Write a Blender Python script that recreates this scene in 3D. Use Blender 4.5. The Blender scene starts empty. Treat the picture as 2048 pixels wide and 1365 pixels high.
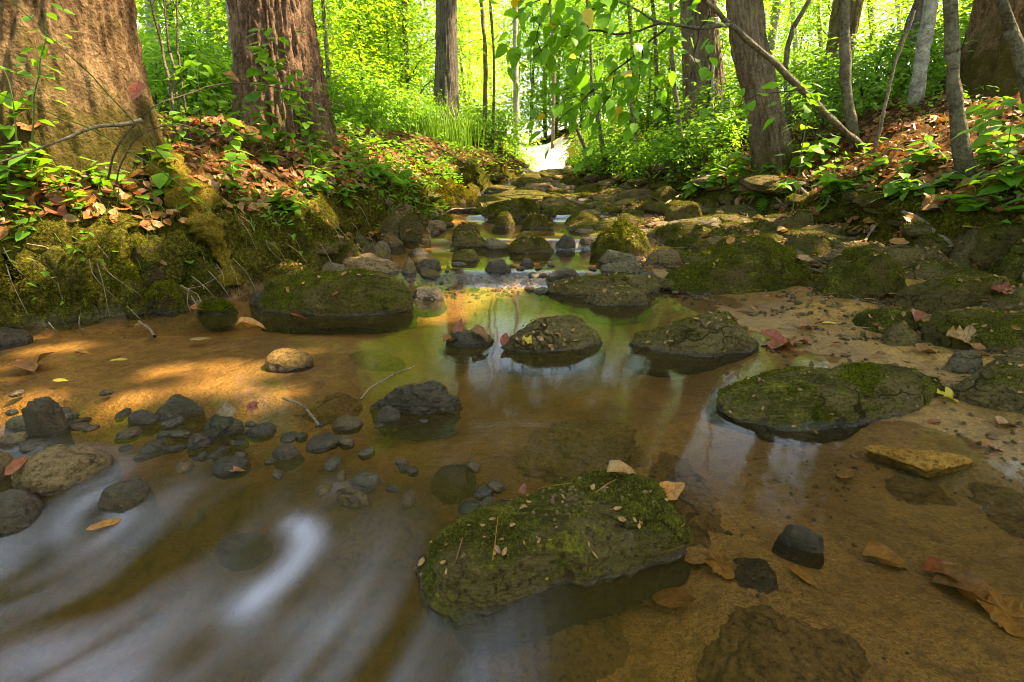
import bpy, bmesh, math, random
import numpy as np
from mathutils import Vector, Matrix, Euler

random.seed(7)
RNG = np.random.default_rng(7)
SC = bpy.context.scene
COL = SC.collection

# ------------------------------------------------------------------ camera
CAM_H = 0.6
FPX = 1024.0                       # focal length in photo pixels (18 mm on 36 mm)
HORIZON = 320.0
PITCH = math.atan((682.5 - HORIZON) / FPX)
cam_d = bpy.data.cameras.new('camera')
cam_d.lens = 18.0
cam_d.sensor_width = 36.0
cam_d.clip_start = 0.02
cam_d.clip_end = 600
cam = bpy.data.objects.new('camera', cam_d)
COL.objects.link(cam)
cam.location = (0, 0, CAM_H)
cam.rotation_euler = (math.pi / 2 - PITCH, 0, 0)
SC.camera = cam

# ------------------------------------------------------------------ sky, sun, exposure
SUN_EL = math.radians(55)
SUN_AZ = math.radians(82)          # measured from +Y towards +X: from the right, slightly ahead
SUN_DIR = np.array([math.sin(SUN_AZ) * math.cos(SUN_EL), math.cos(SUN_AZ) * math.cos(SUN_EL), math.sin(SUN_EL)])
world = bpy.data.worlds.new('World')
SC.world = world
world.use_nodes = True
wn = world.node_tree
bg = wn.nodes['Background']
sky = wn.nodes.new('ShaderNodeTexSky')
sky.sky_type = 'NISHITA'
sky.sun_disc = False
sky.sun_elevation = SUN_EL
sky.sun_rotation = SUN_AZ
sky.air_density = 1.0
sky.dust_density = 1.5
sky.ozone_density = 1.0
wn.links.new(sky.outputs[0], bg.inputs[0])
bg.inputs[1].default_value = 0.15
sun_d = bpy.data.lights.new('sun', 'SUN')
sun_d.energy = 3.5
sun_d.angle = math.radians(0.6)
sun_d.color = (1.0, 0.92, 0.78)
sun = bpy.data.objects.new('sun', sun_d)
COL.objects.link(sun)
sun.rotation_euler = Vector(SUN_DIR).to_track_quat('Z', 'Y').to_euler()
SC.view_settings.view_transform = 'Standard'
SC.view_settings.look = 'None'
SC.view_settings.gamma = 1.0
SC.view_settings.use_curve_mapping = False
SC.view_settings.exposure = 2.98
SC.view_settings.use_white_balance = True      # camera set to a warm balance
SC.view_settings.white_balance_temperature = 8800
SC.render.engine = 'CYCLES'
SC.cycles.max_bounces = 8
SC.cycles.diffuse_bounces = 4
SC.cycles.glossy_bounces = 3
SC.cycles.transmission_bounces = 5
SC.cycles.transparent_max_bounces = 10
SC.cycles.sample_clamp_indirect = 4.0
SC.cycles.caustics_reflective = False
SC.cycles.caustics_refractive = False
SC.cycles.filter_width = 1.0
SC.cycles.use_denoising = True
try:
    SC.cycles.denoiser = 'OPENIMAGEDENOISE'
except Exception:
    pass

# ------------------------------------------------------------------ numeric helpers
_G = np.random.default_rng(3)
_PERM = np.concatenate([_G.permutation(256)] * 3)
_GRAD = _G.normal(size=(256, 3))
_GRAD /= np.linalg.norm(_GRAD, axis=1)[:, None]


def perlin(P):
    P = np.asarray(P, float)
    i = np.floor(P).astype(int)
    f = P - i
    w = f * f * f * (f * (f * 6 - 15) + 10)
    i &= 255
    out = np.zeros(len(P))
    for dx in (0, 1):
        wx = w[:, 0] if dx else 1 - w[:, 0]
        for dy in (0, 1):
            wy = w[:, 1] if dy else 1 - w[:, 1]
            for dz in (0, 1):
                wz = w[:, 2] if dz else 1 - w[:, 2]
                h = _PERM[_PERM[_PERM[(i[:, 0] + dx) & 255] + ((i[:, 1] + dy) & 255)] + ((i[:, 2] + dz) & 255)]
                g = _GRAD[h]
                d = g[:, 0] * (f[:, 0] - dx) + g[:, 1] * (f[:, 1] - dy) + g[:, 2] * (f[:, 2] - dz)
                out += wx * wy * wz * d
    return out * 1.6


def fbm(P, octaves=4, gain=0.5, ridged=False):
    P = np.asarray(P, float)
    a, s, out = 1.0, 1.0, np.zeros(len(P))
    for k in range(octaves):
        n = perlin(P * s + 17.3 * k)
        out += a * ((1 - 2 * np.abs(n)) if ridged else n)
        a *= gain
        s *= 2.03
    return out


def ss(a, b, x):
    t = np.clip((np.asarray(x, float) - a) / (b - a), 0, 1)
    return t * t * (3 - 2 * t)


def v3(x, y, z):
    return np.stack([x, y, z], -1)


# ------------------------------------------------------------------ camera maths
_cp, _sp = math.cos(PITCH), math.sin(PITCH)


def ray(u, v):
    a, b = (u - 1024.0) / FPX, -(v - 682.5) / FPX
    d = np.array([a, _cp + b * _sp, -_sp + b * _cp])
    return d


def at(u, v, Y):
    """point at forward distance Y on the line of sight of photo pixel (u, v)"""
    d = ray(u, v)
    return np.array([0, 0, CAM_H]) + d * (Y / d[1])


def project(P):
    P = np.atleast_2d(P) - np.array([0, 0, CAM_H])
    zc = P[:, 1] * _cp - P[:, 2] * _sp
    yc = P[:, 1] * _sp + P[:, 2] * _cp
    zc = np.maximum(zc, 1e-3)
    return 1024 + FPX * P[:, 0] / zc, 682.5 - FPX * yc / zc, zc


# ------------------------------------------------------------------ lie of the land
L_Y = [-4, 0.4, 1.2, 1.8, 2.1, 2.7, 3.4, 4.3, 6, 7.9, 11.5, 14, 24]
L_X = [-3.2, -2.6, -2.25, -1.95, -1.42, -1.15, -.97, -.76, -.5, -.22, .35, .4, .4]
R_Y = [-4, 0, 2.2, 3.1, 4.5, 6, 9.7, 12, 14, 24]
R_X = [2.9, 2.6, 2.35, 2.15, 2.03, 1.65, 1.2, 1.25, 1.3, 1.5]
E_Y = [-4, .6, .80, .90, 1.09, 1.65, 2.25, 3, 4, 6, 9, 14]
E_X = [2.6, 2.4, 1.35, 1.05, .93, .86, .92, .78, .80, .95, .95, 1.0]


def zw(x, y):
    x, y = np.asarray(x, float), np.asarray(y, float)
    up = (.035 * ss(2.45, 2.8, y) + .05 * ss(3.3, 3.6, y) + .045 * ss(4.5, 4.8, y) + .05 * ss(6.0, 6.4, y)
          + .05 * ss(7.8, 8.3, y) + .06 * ss(9.8, 10.6, y) + .05 * ss(12, 13, y))
    s = (x + 1.23) * -.257 + (y - 1.09) * -.966
    s = s + .03 * np.sin(x * 9 + 1)
    fall = -.085 * ss(-.03, .34, s) * ss(.10, -.25, x)
    return up + fall


def ground(x, y, detail=True):
    x, y = np.asarray(x, float), np.asarray(y, float)
    shp = x.shape
    x, y = x.ravel(), y.ravel()
    L, R, E = np.interp(y, L_Y, L_X), np.interp(y, R_Y, R_X), np.interp(y, E_Y, E_X)
    w = zw(x, y)
    z0 = np.zeros_like(x)
    n1 = fbm(v3(x * 2.2, y * 2.2, z0 + 5), 3)
    n2 = fbm(v3(x * 7, y * 7, z0 + 9), 3)
    depth = .085 * ss(0, .4, E - x) * ss(-.02, .3, x - L)
    sandL = ss(-.25, -.6, x) * ss(1.12, 1.3, y) * ss(2.0, 1.75, y)
    depth = depth * (1 - sandL) + sandL * (.012 + .016 * n1 + .02 * ss(.35, .05, x - L))
    rp = ss(.12, .4, x) * ss(1.6, 1.25, y)
    depth = depth * (1 - rp) + rp * np.minimum(depth, .03 + .012 * n1)
    rif_ = ss(2.15, 2.4, y) * ss(3.0, 2.7, y) * ss(.35, .05, x)
    depth = depth * (1 - rif_) + rif_ * np.minimum(depth, .016 + .012 * n1)
    depth = depth + .09 * ss(.95, .75, y) * ss(.0, -.2, x)
    up = ss(2.5, 3.2, y)
    depth = depth * (1 - .35 * up)
    h = w - depth + .010 * n1 + .004 * n2
    h = h + (.035 * ss(0, .5, x - E) + .05 * ss(.3, 1.5, x - E)) * (1 + .5 * n1)
    # left bank
    dl = L - x + .10 * n1
    hl = np.interp(y, [0, 2, 4, 8, 12, 16], [.25, .26, .25, .24, .14, .05])
    h = h + hl * ss(-.02, .16, dl) + .50 * np.clip(dl, 0, .9) + .10 * np.clip(dl - .9, 0, 60)
    # right bank
    dr = x - R + .10 * n1
    h = h + np.interp(y, [0, 3, 8, 12, 16], [.17, .17, .15, .10, .02]) * ss(-.02, .2, dr) + .42 * np.clip(dr, 0, 1.6) + .14 * np.clip(dr - 1.6, 0, 60)
    bank = np.maximum(ss(0, .3, dl), ss(0, .3, dr))
    h = h + bank * (.05 * fbm(v3(x * 1.1, y * 1.1, z0), 3) + .02 * n2)
    # the creek comes round a bend; beyond it the ground climbs
    far = ss(12.6, 15, y)
    h = h + far * (.02 + .075 * np.clip(y - 13, 0, 14) + .02 * np.clip(y - 27, 0, 200))
    if detail:
        h = h + .0022 * fbm(v3(x * 24, y * 24, z0), 2)
    return h.reshape(shp)


def surf(x, y):
    return np.maximum(ground(x, y), zw(x, y))


_T = np.concatenate([np.linspace(.3, 5, 1600), np.linspace(5, 40, 1800)])


def hit(u, v, under=False):
    """first meeting of a line of sight with the ground or the water"""
    d = ray(u, v)
    P = np.array([0, 0, CAM_H])[None] + _T[:, None] * d[None]
    s = ground(P[:, 0], P[:, 1]) if under else surf(P[:, 0], P[:, 1])
    k = np.nonzero(P[:, 2] <= s)[0]
    i = k[0] if len(k) else len(_T) - 1
    return P[i]


# ------------------------------------------------------------------ object helpers
def new_mesh(name, V, F, smooth=True, attrs=None, mats=None, midx=None):
    me = bpy.data.meshes.new(name)
    V = np.ascontiguousarray(V, np.float32)
    F = np.ascontiguousarray(F, np.int32)
    n, k = F.shape
    me.vertices.add(len(V))
    me.vertices.foreach_set('co', V.ravel())
    me.loops.add(n * k)
    me.loops.foreach_set('vertex_index', F.ravel())
    me.polygons.add(n)
    me.polygons.foreach_set('loop_start', np.arange(0, n * k, k, dtype=np.int32))
    me.polygons.foreach_set('use_smooth', np.full(n, smooth, bool))
    if midx is not None:
        me.polygons.foreach_set('material_index', np.asarray(midx, np.int32))
    for nm, arr in (attrs or {}).items():
        a = me.attributes.new(nm, 'FLOAT', 'POINT')
        a.data.foreach_set('value', np.ascontiguousarray(arr, np.float32))
    for m in (mats or []):
        me.materials.append(m)
    me.update(calc_edges=True)
    return me


def link(name, me, mat=None, parent=None, loc=None, rot=None, scale=None):
    o = bpy.data.objects.new(name, me)
    COL.objects.link(o)
    if mat is not None and me is not None and not me.materials:
        me.materials.append(mat)
    if parent is not None:
        o.parent = parent
    if loc is not None:
        o.location = [float(c) for c in loc]
    if rot is not None:
        o.rotation_euler = rot
    if scale is not None:
        o.scale = (scale,) * 3 if np.isscalar(scale) else scale
    return o


def tag(o, label=None, cat=None, group=None, kind=None):
    if label:
        o['label'] = label
    if cat:
        o['category'] = cat
    if group:
        o['group'] = group
    if kind:
        o['kind'] = kind
    return o


def empty(name, loc):
    return link(name, None, loc=loc)


ORD = ['first', 'second', 'third', 'fourth', 'fifth', 'sixth', 'seventh', 'eighth', 'ninth', 'tenth', 'eleventh', 'twelfth',
       'thirteenth', 'fourteenth', 'fifteenth', 'sixteenth', 'seventeenth', 'eighteenth', 'nineteenth', 'twentieth']


def order_labels(objs, what, where, cat, group):
    """things alike in one spot are told apart by their order from the left"""
    us = [project(np.array(o.matrix_world.translation if False else o.location))[0][0] for o in objs]
    seq = np.argsort(us)
    n = len(objs)
    for k, i in enumerate(seq):
        if n == 1:
            pos = ''
        elif k == 0:
            pos = ', leftmost one'
        elif k == n - 1:
            pos = ', rightmost one'
        elif k <= (n - 1) / 2:
            pos = ', %s from the left' % ORD[k]
        else:
            pos = ', %s from the right' % ORD[n - 1 - k]
        tag(objs[i], '%s %s%s' % (what, where, pos), cat, group)


# ------------------------------------------------------------------ materials
class M:
    def __init__(s, name):
        s.m = bpy.data.materials.new(name)
        s.m.use_nodes = True
        s.t = s.m.node_tree
        s.p = s.t.nodes['Principled BSDF']
        s.out = s.t.nodes['Material Output']

    def n(s, typ, **kw):
        nd = s.t.nodes.new('ShaderNode' + typ)
        for k, v in kw.items():
            setattr(nd, k, v)
        return nd

    def l(s, a, b):
        s.t.links.new(a, b)

    def val(s, sock, v):
        if isinstance(v, (int, float)):
            sock.default_value = v
        elif isinstance(v, (tuple, list)):
            sock.default_value = tuple(v) + ((1,) if len(v) == 3 and len(sock.default_value) == 4 else ())
        else:
            s.l(v, sock)

    def coord(s, kind='Object', scale=(1, 1, 1)):
        if kind == 'Position':
            c = s.n('NewGeometry').outputs['Position']
        else:
            c = s.n('TexCoord').outputs[kind]
        mp = s.n('Mapping')
        mp.inputs['Scale'].default_value = scale
        s.l(c, mp.inputs['Vector'])
        return mp.outputs[0]

    def noise(s, vec, scale, detail=4, rough=.55, dist=0.0):
        nd = s.n('TexNoise')
        s.l(vec, nd.inputs['Vector'])
        nd.inputs['Scale'].default_value = scale
        nd.inputs['Detail'].default_value = detail
        nd.inputs['Roughness'].default_value = rough
        nd.inputs['Distortion'].default_value = dist
        return nd.outputs['Fac']

    def voro(s, vec, scale, feature='F1', out='Distance'):
        nd = s.n('TexVoronoi', feature=feature)
        s.l(vec, nd.inputs['Vector'])
        nd.inputs['Scale'].default_value = scale
        return nd.outputs[out]

    def ramp(s, fac, stops):
        r = s.n('ValToRGB')
        e = r.color_ramp.elements
        while len(e) < len(stops):
            e.new(.5)
        for k, (p, c) in enumerate(stops):
            e[k].position = p
            e[k].color = (c, c, c, 1) if isinstance(c, (int, float)) else tuple(c) + (1,)
        s.l(fac, r.inputs[0])
        return r.outputs[0]

    def mix(s, fac, a, b, mode='MIX'):
        nd = s.n('Mix', data_type='RGBA', blend_type=mode)
        s.val(nd.inputs[0], fac)
        s.val(nd.inputs[6], a)
        s.val(nd.inputs[7], b)
        return nd.outputs[2]

    def math(s, op, a, b=0.0, clamp=False):
        nd = s.n('Math', operation=op, use_clamp=clamp)
        s.val(nd.inputs[0], a)
        s.val(nd.inputs[1], b)
        return nd.outputs[0]

    def attr(s, name):
        return s.n('Attribute', attribute_name=name).outputs['Fac']

    def rnd(s):
        return s.n('ObjectInfo').outputs['Random']

    def bump(s, h, strength, dist=.01, prev=None):
        b = s.n('Bump')
        b.inputs['Strength'].default_value = strength
        b.inputs['Distance'].default_value = dist
        s.l(h, b.inputs['Height'])
        if prev is not None:
            s.l(prev, b.inputs['Normal'])
        return b.outputs[0]

    def done(s, color=None, rough=None, normal=None, spec=None):
        if color is not None:
            s.val(s.p.inputs['Base Color'], color)
        if rough is not None:
            s.val(s.p.inputs['Roughness'], rough)
        if normal is not None:
            s.l(normal, s.p.inputs['Normal'])
        if spec is not None:
            s.val(s.p.inputs['Specular IOR Level'], spec)
        return s.m


def leaf_material(name, dif, trans, spread=.35, gloss=.35, hue=(1.35, 1.0, .6), veins=0.0):
    """leaf blade: light bounces off and shines through"""
    a = M(name)
    pos = a.coord('Position')
    f1 = a.noise(pos, 1.3, 2)
    f2 = a.noise(pos, 23, 2)
    k = a.math('ADD', a.math('MULTIPLY', f1, .6), a.math('MULTIPLY', f2, .6))
    vari = a.ramp(k, [(.38, tuple(c * (1 - spread) for c in (1, 1, 1))), (.6, (1, 1, 1)), (.82, tuple(1 + (h - 1) * .9 + .1 for h in hue))])
    if veins:
        sx = a.n('SeparateXYZ')
        a.l(a.n('TexCoord').outputs['Generated'], sx.inputs[0])
        ay = a.math('ABSOLUTE', a.math('SUBTRACT', sx.outputs[1], .5))
        rib = a.math('LESS_THAN', ay, .018)
        sv = a.math('FRACT', a.math('MULTIPLY', a.math('ADD', sx.outputs[0], a.math('MULTIPLY', ay, -.9)), 7.0))
        rib = a.math('MAXIMUM', rib, a.math('MULTIPLY', a.math('LESS_THAN', sv, .13), .6))
        blot = a.ramp(a.noise(a.coord('Position'), 95, 4, .7), [(.40, 1.0), (.58, 0.0)])
        dk = a.math('MULTIPLY', a.math('MAXIMUM', rib, a.math('MULTIPLY', blot, .8)), veins)
        vari = a.mix(dk, vari, a.mix(1.0, vari, (.42, .36, .30), 'MULTIPLY'))
    d = a.n('BsdfDiffuse')
    t = a.n('BsdfTranslucent')
    a.l(a.mix(1.0, dif, vari, 'MULTIPLY'), d.inputs['Color'])
    a.l(a.mix(1.0, trans, vari, 'MULTIPLY'), t.inputs['Color'])
    ad = a.n('AddShader')
    a.l(d.outputs[0], ad.inputs[0])
    a.l(t.outputs[0], ad.inputs[1])
    g = a.n('BsdfGlossy')
    g.inputs['Roughness'].default_value = .42
    g.inputs['Color'].default_value = (.9, .9, .9, 1)
    fr = a.n('LayerWeight')
    fr.inputs['Blend'].default_value = .3
    mx = a.n('MixShader')
    a.l(a.math('MULTIPLY', a.math('ADD', a.math('POWER', fr.outputs['Facing'], 3.0), .06), gloss), mx.inputs[0])
    a.l(ad.outputs[0], mx.inputs[1])
    a.l(g.outputs[0], mx.inputs[2])
    a.l(mx.outputs[0], a.out.inputs['Surface'])
    return a.m


MAT = {}
MAT['leaf_far'] = leaf_material('sunlit_leaf', (.065, .135, .014), (.18, .34, .026), .5, .15, (1.45, 1.08, .6))
MAT['leaf_far_b'] = leaf_material('yellow_green_leaf', (.085, .145, .012), (.25, .38, .022), .45, .15, (1.35, 1.05, .6))
MAT['leaf_far_c'] = leaf_material('deep_green_leaf', (.045, .10, .014), (.11, .24, .022), .45, .15, (1.4, 1.1, .6))
MAT['leaf_canopy'] = leaf_material('canopy_leaf', (.05, .095, .012), (.10, .17, .012))
MAT['leaf_near'] = leaf_material('near_leaf', (.045, .115, .010), (.10, .25, .014), .3, .12, (1.2, 1.0, .7), .35)
MAT['leaf_plant'] = leaf_material('plant_leaf', (.05, .12, .012), (.085, .19, .012), .4, .15, (1.35, 1.05, .6), .35)
MAT['leaf_yellow'] = leaf_material('yellow_leaf', (.30, .22, .02), (.25, .18, .01), .3, .4, (1.1, 1, .7))
MAT['grass'] = leaf_material('grass_blade', (.06, .125, .012), (.08, .16, .012), .45, .3, (1.5, 1.05, .5))
MAT['dead'] = leaf_material('dead_leaf', (.17, .075, .022), (.09, .035, .008), .65, .3, (1.25, 1.0, .8), .95)
MAT['dead_red'] = leaf_material('russet_leaf', (.20, .048, .016), (.12, .022, .006), .5, .4, (1.1, 1.0, .8), .95)
MAT['dead_tan'] = leaf_material('tan_leaf', (.24, .13, .045), (.11, .05, .012), .5, .4, (1.2, 1.0, .8), .95)
MAT['dead_gold'] = leaf_material('golden_leaf', (.26, .12, .022), (.13, .055, .007), .5, .4, (1.2, 1.0, .8), .95)


def rock_material(name, base_a, base_b, moss_amt, wet_all=0.0, speck=.25):
    a = M(name)
    c = a.coord('Position')
    n_big = a.noise(c, 9, 5, .6)
    n_fine = a.noise(c, 95, 6, .72)
    n_grain = a.noise(c, 330, 4, .75)
    st = a.coord('Position', (1.2, 1.2, 9))
    n_str = a.noise(st, 14, 4, .6, .6)
    col = a.mix(a.ramp(n_big, [(.3, 0.0), (.7, 1.0)]), base_a, base_b)
    col = a.mix(a.math('MULTIPLY', a.ramp(n_str, [(.35, 1.0), (.6, 0.0)]), .45), col, tuple(x * .45 for x in base_a))
    col = a.mix(a.math('MULTIPLY', a.ramp(n_grain, [(.5, 0.0), (.72, 1.0)]), speck), col, tuple(min(1, x * 2.4 + .03) for x in base_b))
    rv = a.rnd()
    col = a.mix(.25, col, a.mix(rv, (.045, .04, .028), (.20, .14, .07)))
    # lichen and moss in patches of their own
    if moss_amt > 0:
        nz = a.n('SeparateXYZ')
        a.l(a.n('NewGeometry').outputs['Normal'], nz.inputs[0])
        upf = a.math('MULTIPLY_ADD', nz.outputs[2], .30)
        upf.node.inputs[2].default_value = moss_amt - .30
        m = a.math('ADD', upf, a.math('MULTIPLY', a.math('SUBTRACT', n_big, .5), 1.1))
        m = a.math('ADD', m, a.math('MULTIPLY', a.math('SUBTRACT', n_fine, .5), .9))
        m = a.math('ADD', m, a.math('MULTIPLY', a.math('SUBTRACT', rv, .5), .34))
        mm = a.ramp(m, [(.32, 0.0), (.46, 1.0)])
        mossc = a.ramp(a.math('ADD', a.math('MULTIPLY', a.noise(c, 130, 5, .8), .65), a.math('MULTIPLY', a.noise(c, 14, 3), .35)), [(.36, (.008, .008, .002)), (.50, (.056, .056, .008)), (.64, (.20, .185, .022))])
        col = a.mix(a.math('MULTIPLY', mm, .92), col, mossc)
    dist = a.n('VectorMath', operation='ADD')
    nz3 = a.n('TexNoise')
    a.l(c, nz3.inputs['Vector'])
    nz3.inputs['Scale'].default_value = 16
    sc3 = a.n('VectorMath', operation='SCALE')
    a.l(nz3.outputs['Color'], sc3.inputs[0])
    sc3.inputs['Scale'].default_value = .11
    a.l(a.coord('Position', (1, 1, 2.2)), dist.inputs[0])
    a.l(sc3.outputs[0], dist.inputs[1])
    crk = a.voro(dist.outputs[0], 5.5, 'DISTANCE_TO_EDGE')
    crk = a.math('MULTIPLY', a.ramp(crk, [(.0, 1.0), (.035, 0.0)]), a.ramp(a.noise(c, 5, 2), [(.48, 0.0), (.58, 1.0)]))
    col = a.mix(a.math('MULTIPLY', crk, .85), col, (.012, .009, .004))
    wet = a.math('MAXIMUM', a.attr('wet'), wet_all)
    col = a.mix(a.math('MULTIPLY', a.ramp(n_fine, [(.38, 1.0), (.50, 0.0)]), .75), col, tuple(x * .25 for x in base_a))
    col = a.mix(a.math('MULTIPLY', a.ramp(n_fine, [(.56, 0.0), (.70, 1.0)]), .5), col, a.mix(1.0, col, (2.2, 2.0, 1.7), 'MULTIPLY'))
    col = a.mix(wet, col, a.mix(1.0, col, (.36, .33, .30), 'MULTIPLY'))
    rough = a.math('SUBTRACT', .90, a.math('MULTIPLY', wet, .74))
    nb = a.bump(a.math('SUBTRACT', 1.0, crk), .8, .02)
    nb = a.bump(n_str, .5, .014, nb)
    nb = a.bump(n_fine, 1.0, .022, nb)
    nb = a.bump(n_grain, .8, .005, nb)
    return a.done(col, rough, nb, a.math('ADD', a.math('MULTIPLY', wet, .45), .04))


MAT['rock_mossy'] = rock_material('mossy_stone', (.075, .055, .018), (.19, .132, .048), .54)
MAT['rock_knob'] = rock_material('moss_grown_bank', (.045, .030, .012), (.12, .080, .030), .82)
MAT['rock_slab'] = rock_material('thin_mossed_slab', (.075, .054, .020), (.20, .140, .055), .44)
MAT['rock_half'] = rock_material('half_mossy_stone', (.090, .066, .026), (.24, .172, .072), .36)
MAT['rock_tan'] = rock_material('tan_stone', (.15, .095, .046), (.32, .215, .115), .10)
MAT['rock_grey'] = rock_material('grey_stone', (.11, .090, .056), (.26, .215, .14), .18)
MAT['rock_dark'] = rock_material('dark_wet_stone', (.045, .031, .018), (.19, .130, .070), .28, .75)
MAT['rock_brown'] = rock_material('brown_bed_stone', (.17, .092, .028), (.38, .215, .070), .0, .0)
MAT['rock_yellow'] = rock_material('yellow_stone', (.30, .115, .018), (.62, .31, .06), .0, .0)
MAT['rock_pale'] = rock_material('pale_boulder', (.5, .46, .44), (.66, .62, .6), .0, .0, .1)


def moss_material(name, lo, hi):
    a = M(name)
    c = a.coord('Position')
    col = a.mix(a.ramp(a.noise(c, 26, 4, .7), [(.3, 0.0), (.7, 1.0)]), lo, hi)
    col = a.mix(a.ramp(a.noise(c, 240, 3, .7), [(.42, 1.0), (.58, 0.0)]), col, tuple(x * .3 for x in lo))
    d = a.n('BsdfDiffuse')
    t = a.n('BsdfTranslucent')
    a.l(col, d.inputs[0])
    a.l(a.mix(1.0, col, (.8, .8, .5), 'MULTIPLY'), t.inputs[0])
    mx = a.n('AddShader')
    a.l(d.outputs[0], mx.inputs[0])
    a.l(t.outputs[0], mx.inputs[1])
    a.l(mx.outputs[0], a.out.inputs['Surface'])
    return a.m


MAT['moss'] = moss_material('moss_tufts', (.042, .047, .006), (.155, .160, .015))
MAT['moss_dull'] = moss_material('thin_brown_moss', (.05, .050, .010), (.15, .145, .022))
MAT['moss_gold'] = moss_material('golden_moss', (.085, .07, .008), (.24, .19, .02))


def bark_material(name, dark, light, moss=0.0, stretch=(14, 14, 2.2), pale=0.0, mosscol=(.075, .072, .010)):
    a = M(name)
    c = a.coord('Object', stretch)
    c1 = a.coord('Object')
    n1 = a.noise(c, 1.5, 6, .65, .5)
    n2 = a.noise(c1, 60, 4, .65)
    n3 = a.noise(c1, 3, 3)
    col = a.mix(a.ramp(n1, [(.32, 0.0), (.66, 1.0)]), dark, light)
    col = a.mix(a.math('MULTIPLY', a.ramp(n2, [(.36, 1.0), (.54, 0.0)]), .6), col, tuple(x * .45 for x in dark))
    col = a.mix(a.math('MULTIPLY', a.ramp(a.noise(c1, 24, 5, .7), [(.54, 0.0), (.68, 1.0)]), .45), col, tuple(min(1, x * 1.5) for x in light))
    col = a.mix(a.math('MULTIPLY', a.ramp(n3, [(.5, 0.0), (.7, 1.0)]), .4), col, tuple(min(1, x * 1.25 + .02 + pale) for x in light))
    if moss > 0:
        hb = a.attr('hb')
        mk = a.math('ADD', a.math('SUBTRACT', moss, hb), a.math('MULTIPLY', a.math('SUBTRACT', a.noise(c1, 6, 5, .65), .5), 1.7))
        mm = a.ramp(mk, [(.0, 0.0), (.35, 1.0)])
        mc = a.mix(n2, tuple(x * .35 for x in mosscol), tuple(x * 1.35 for x in mosscol))
        col = a.mix(a.math('MULTIPLY', mm, .9), col, mc)
    nb = a.bump(n1, 1.0, .04)
    nb = a.bump(n2, .9, .016, nb)
    return a.done(col, .95, nb, .06)


MAT['bark_big'] = bark_material('old_mossy_bark', (.045, .024, .011), (.25, .15, .075), .62, (11, 11, 4.5), 0, (.055, .046, .008))
MAT['bark_root'] = bark_material('golden_mossed_bark', (.055, .030, .014), (.28, .17, .085), 2.0, (11, 11, 4.5), 0, (.16, .11, .012))
MAT['bark_red'] = bark_material('reddish_bark', (.07, .038, .022), (.26, .155, .095), .28, (20, 20, 1.6))
MAT['bark_grey'] = bark_material('grey_bark', (.055, .043, .034), (.20, .165, .13), .12, (22, 22, 2.0))
MAT['bark_brown'] = bark_material('brown_bark', (.075, .050, .030), (.25, .185, .115), .30, (18, 18, 1.6))
MAT['bark_pale'] = bark_material('pale_bark', (.16, .14, .11), (.42, .39, .33), .12, (5, 5, 6), .1)
MAT['bark_thin'] = bark_material('sapling_bark', (.07, .055, .035), (.20, .17, .11), .15, (8, 8, 6))
MAT['twig'] = bark_material('twig_bark', (.035, .024, .016), (.10, .07, .045), 0, (10, 10, 10))
MAT['stick'] = bark_material('dry_stick', (.12, .085, .055), (.30, .23, .16), 0, (10, 10, 5))
MAT['stem_green'] = leaf_material('green_stem', (.07, .12, .02), (.03, .06, .01), .3, .3)


def ground_material():
    a = M('forest_floor')
    c = a.coord('Position')
    bank = a.attr('bank')
    mossy = a.attr('mossy')
    wet = a.attr('wet')
    n1 = a.noise(c, 4, 5, .6)
    n2 = a.noise(c, 30, 5, .65)
    grain = a.noise(c, 380, 4, .8)
    peb = a.voro(c, 120)
    sand = a.mix(a.ramp(n1, [(.3, 0.0), (.7, 1.0)]), (.26, .135, .032), (.50, .29, .088))
    sand = a.mix(a.math('MULTIPLY', a.ramp(a.noise(c, 2.2, 4, .6, .8), [(.42, 0.0), (.62, 1.0)]), .6), sand, (.12, .075, .024))
    sand = a.mix(a.math('MULTIPLY', a.ramp(grain, [(.40, 1.0), (.54, 0.0)]), .75), sand, (.09, .05, .02))
    sand = a.mix(a.math('MULTIPLY', a.ramp(grain, [(.60, 0.0), (.70, 1.0)]), .7), sand, (.62, .46, .27))
    sand = a.mix(a.math('MULTIPLY', a.ramp(n2, [(.34, 1.0), (.50, 0.0)]), .7), sand, (.10, .055, .018))
    sand = a.mix(a.math('MULTIPLY', a.ramp(a.noise(c, 140, 5, .75), [(.40, 1.0), (.50, 0.0)]), .65), sand, (.09, .045, .014))
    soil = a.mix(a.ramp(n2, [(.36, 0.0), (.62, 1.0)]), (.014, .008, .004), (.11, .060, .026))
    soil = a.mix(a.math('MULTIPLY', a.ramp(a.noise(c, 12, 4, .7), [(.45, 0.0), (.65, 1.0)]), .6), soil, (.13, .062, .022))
    mossc = a.ramp(a.noise(c, 70, 6, .78), [(.34, (.006, .005, .002)), (.5, (.036, .032, .006)), (.66, (.12, .098, .014))])
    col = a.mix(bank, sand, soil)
    mf = a.ramp(a.math('ADD', mossy, a.math('MULTIPLY', a.math('SUBTRACT', a.noise(c, 7, 4, .65), .5), 1.6)), [(.35, 0.0), (.6, 1.0)])
    col = a.mix(a.math('MULTIPLY', mf, a.math('MINIMUM', mossy, 1.0)), col, mossc)
    col = a.mix(wet, col, a.mix(1.0, col, (.80, .72, .60), 'MULTIPLY'))
    rough = a.math('SUBTRACT', .92, a.math('MULTIPLY', wet, .55))
    nb = a.bump(n2, .8, .025)
    nb = a.bump(a.noise(c, 110, 4, .7), .5, .008, nb)
    nb = a.bump(peb, .25, .004, nb)
    nb = a.bump(grain, .5, .003, nb)
    return a.done(col, rough, nb, a.math('MULTIPLY', wet, .35))


MAT['ground'] = ground_material()


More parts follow.
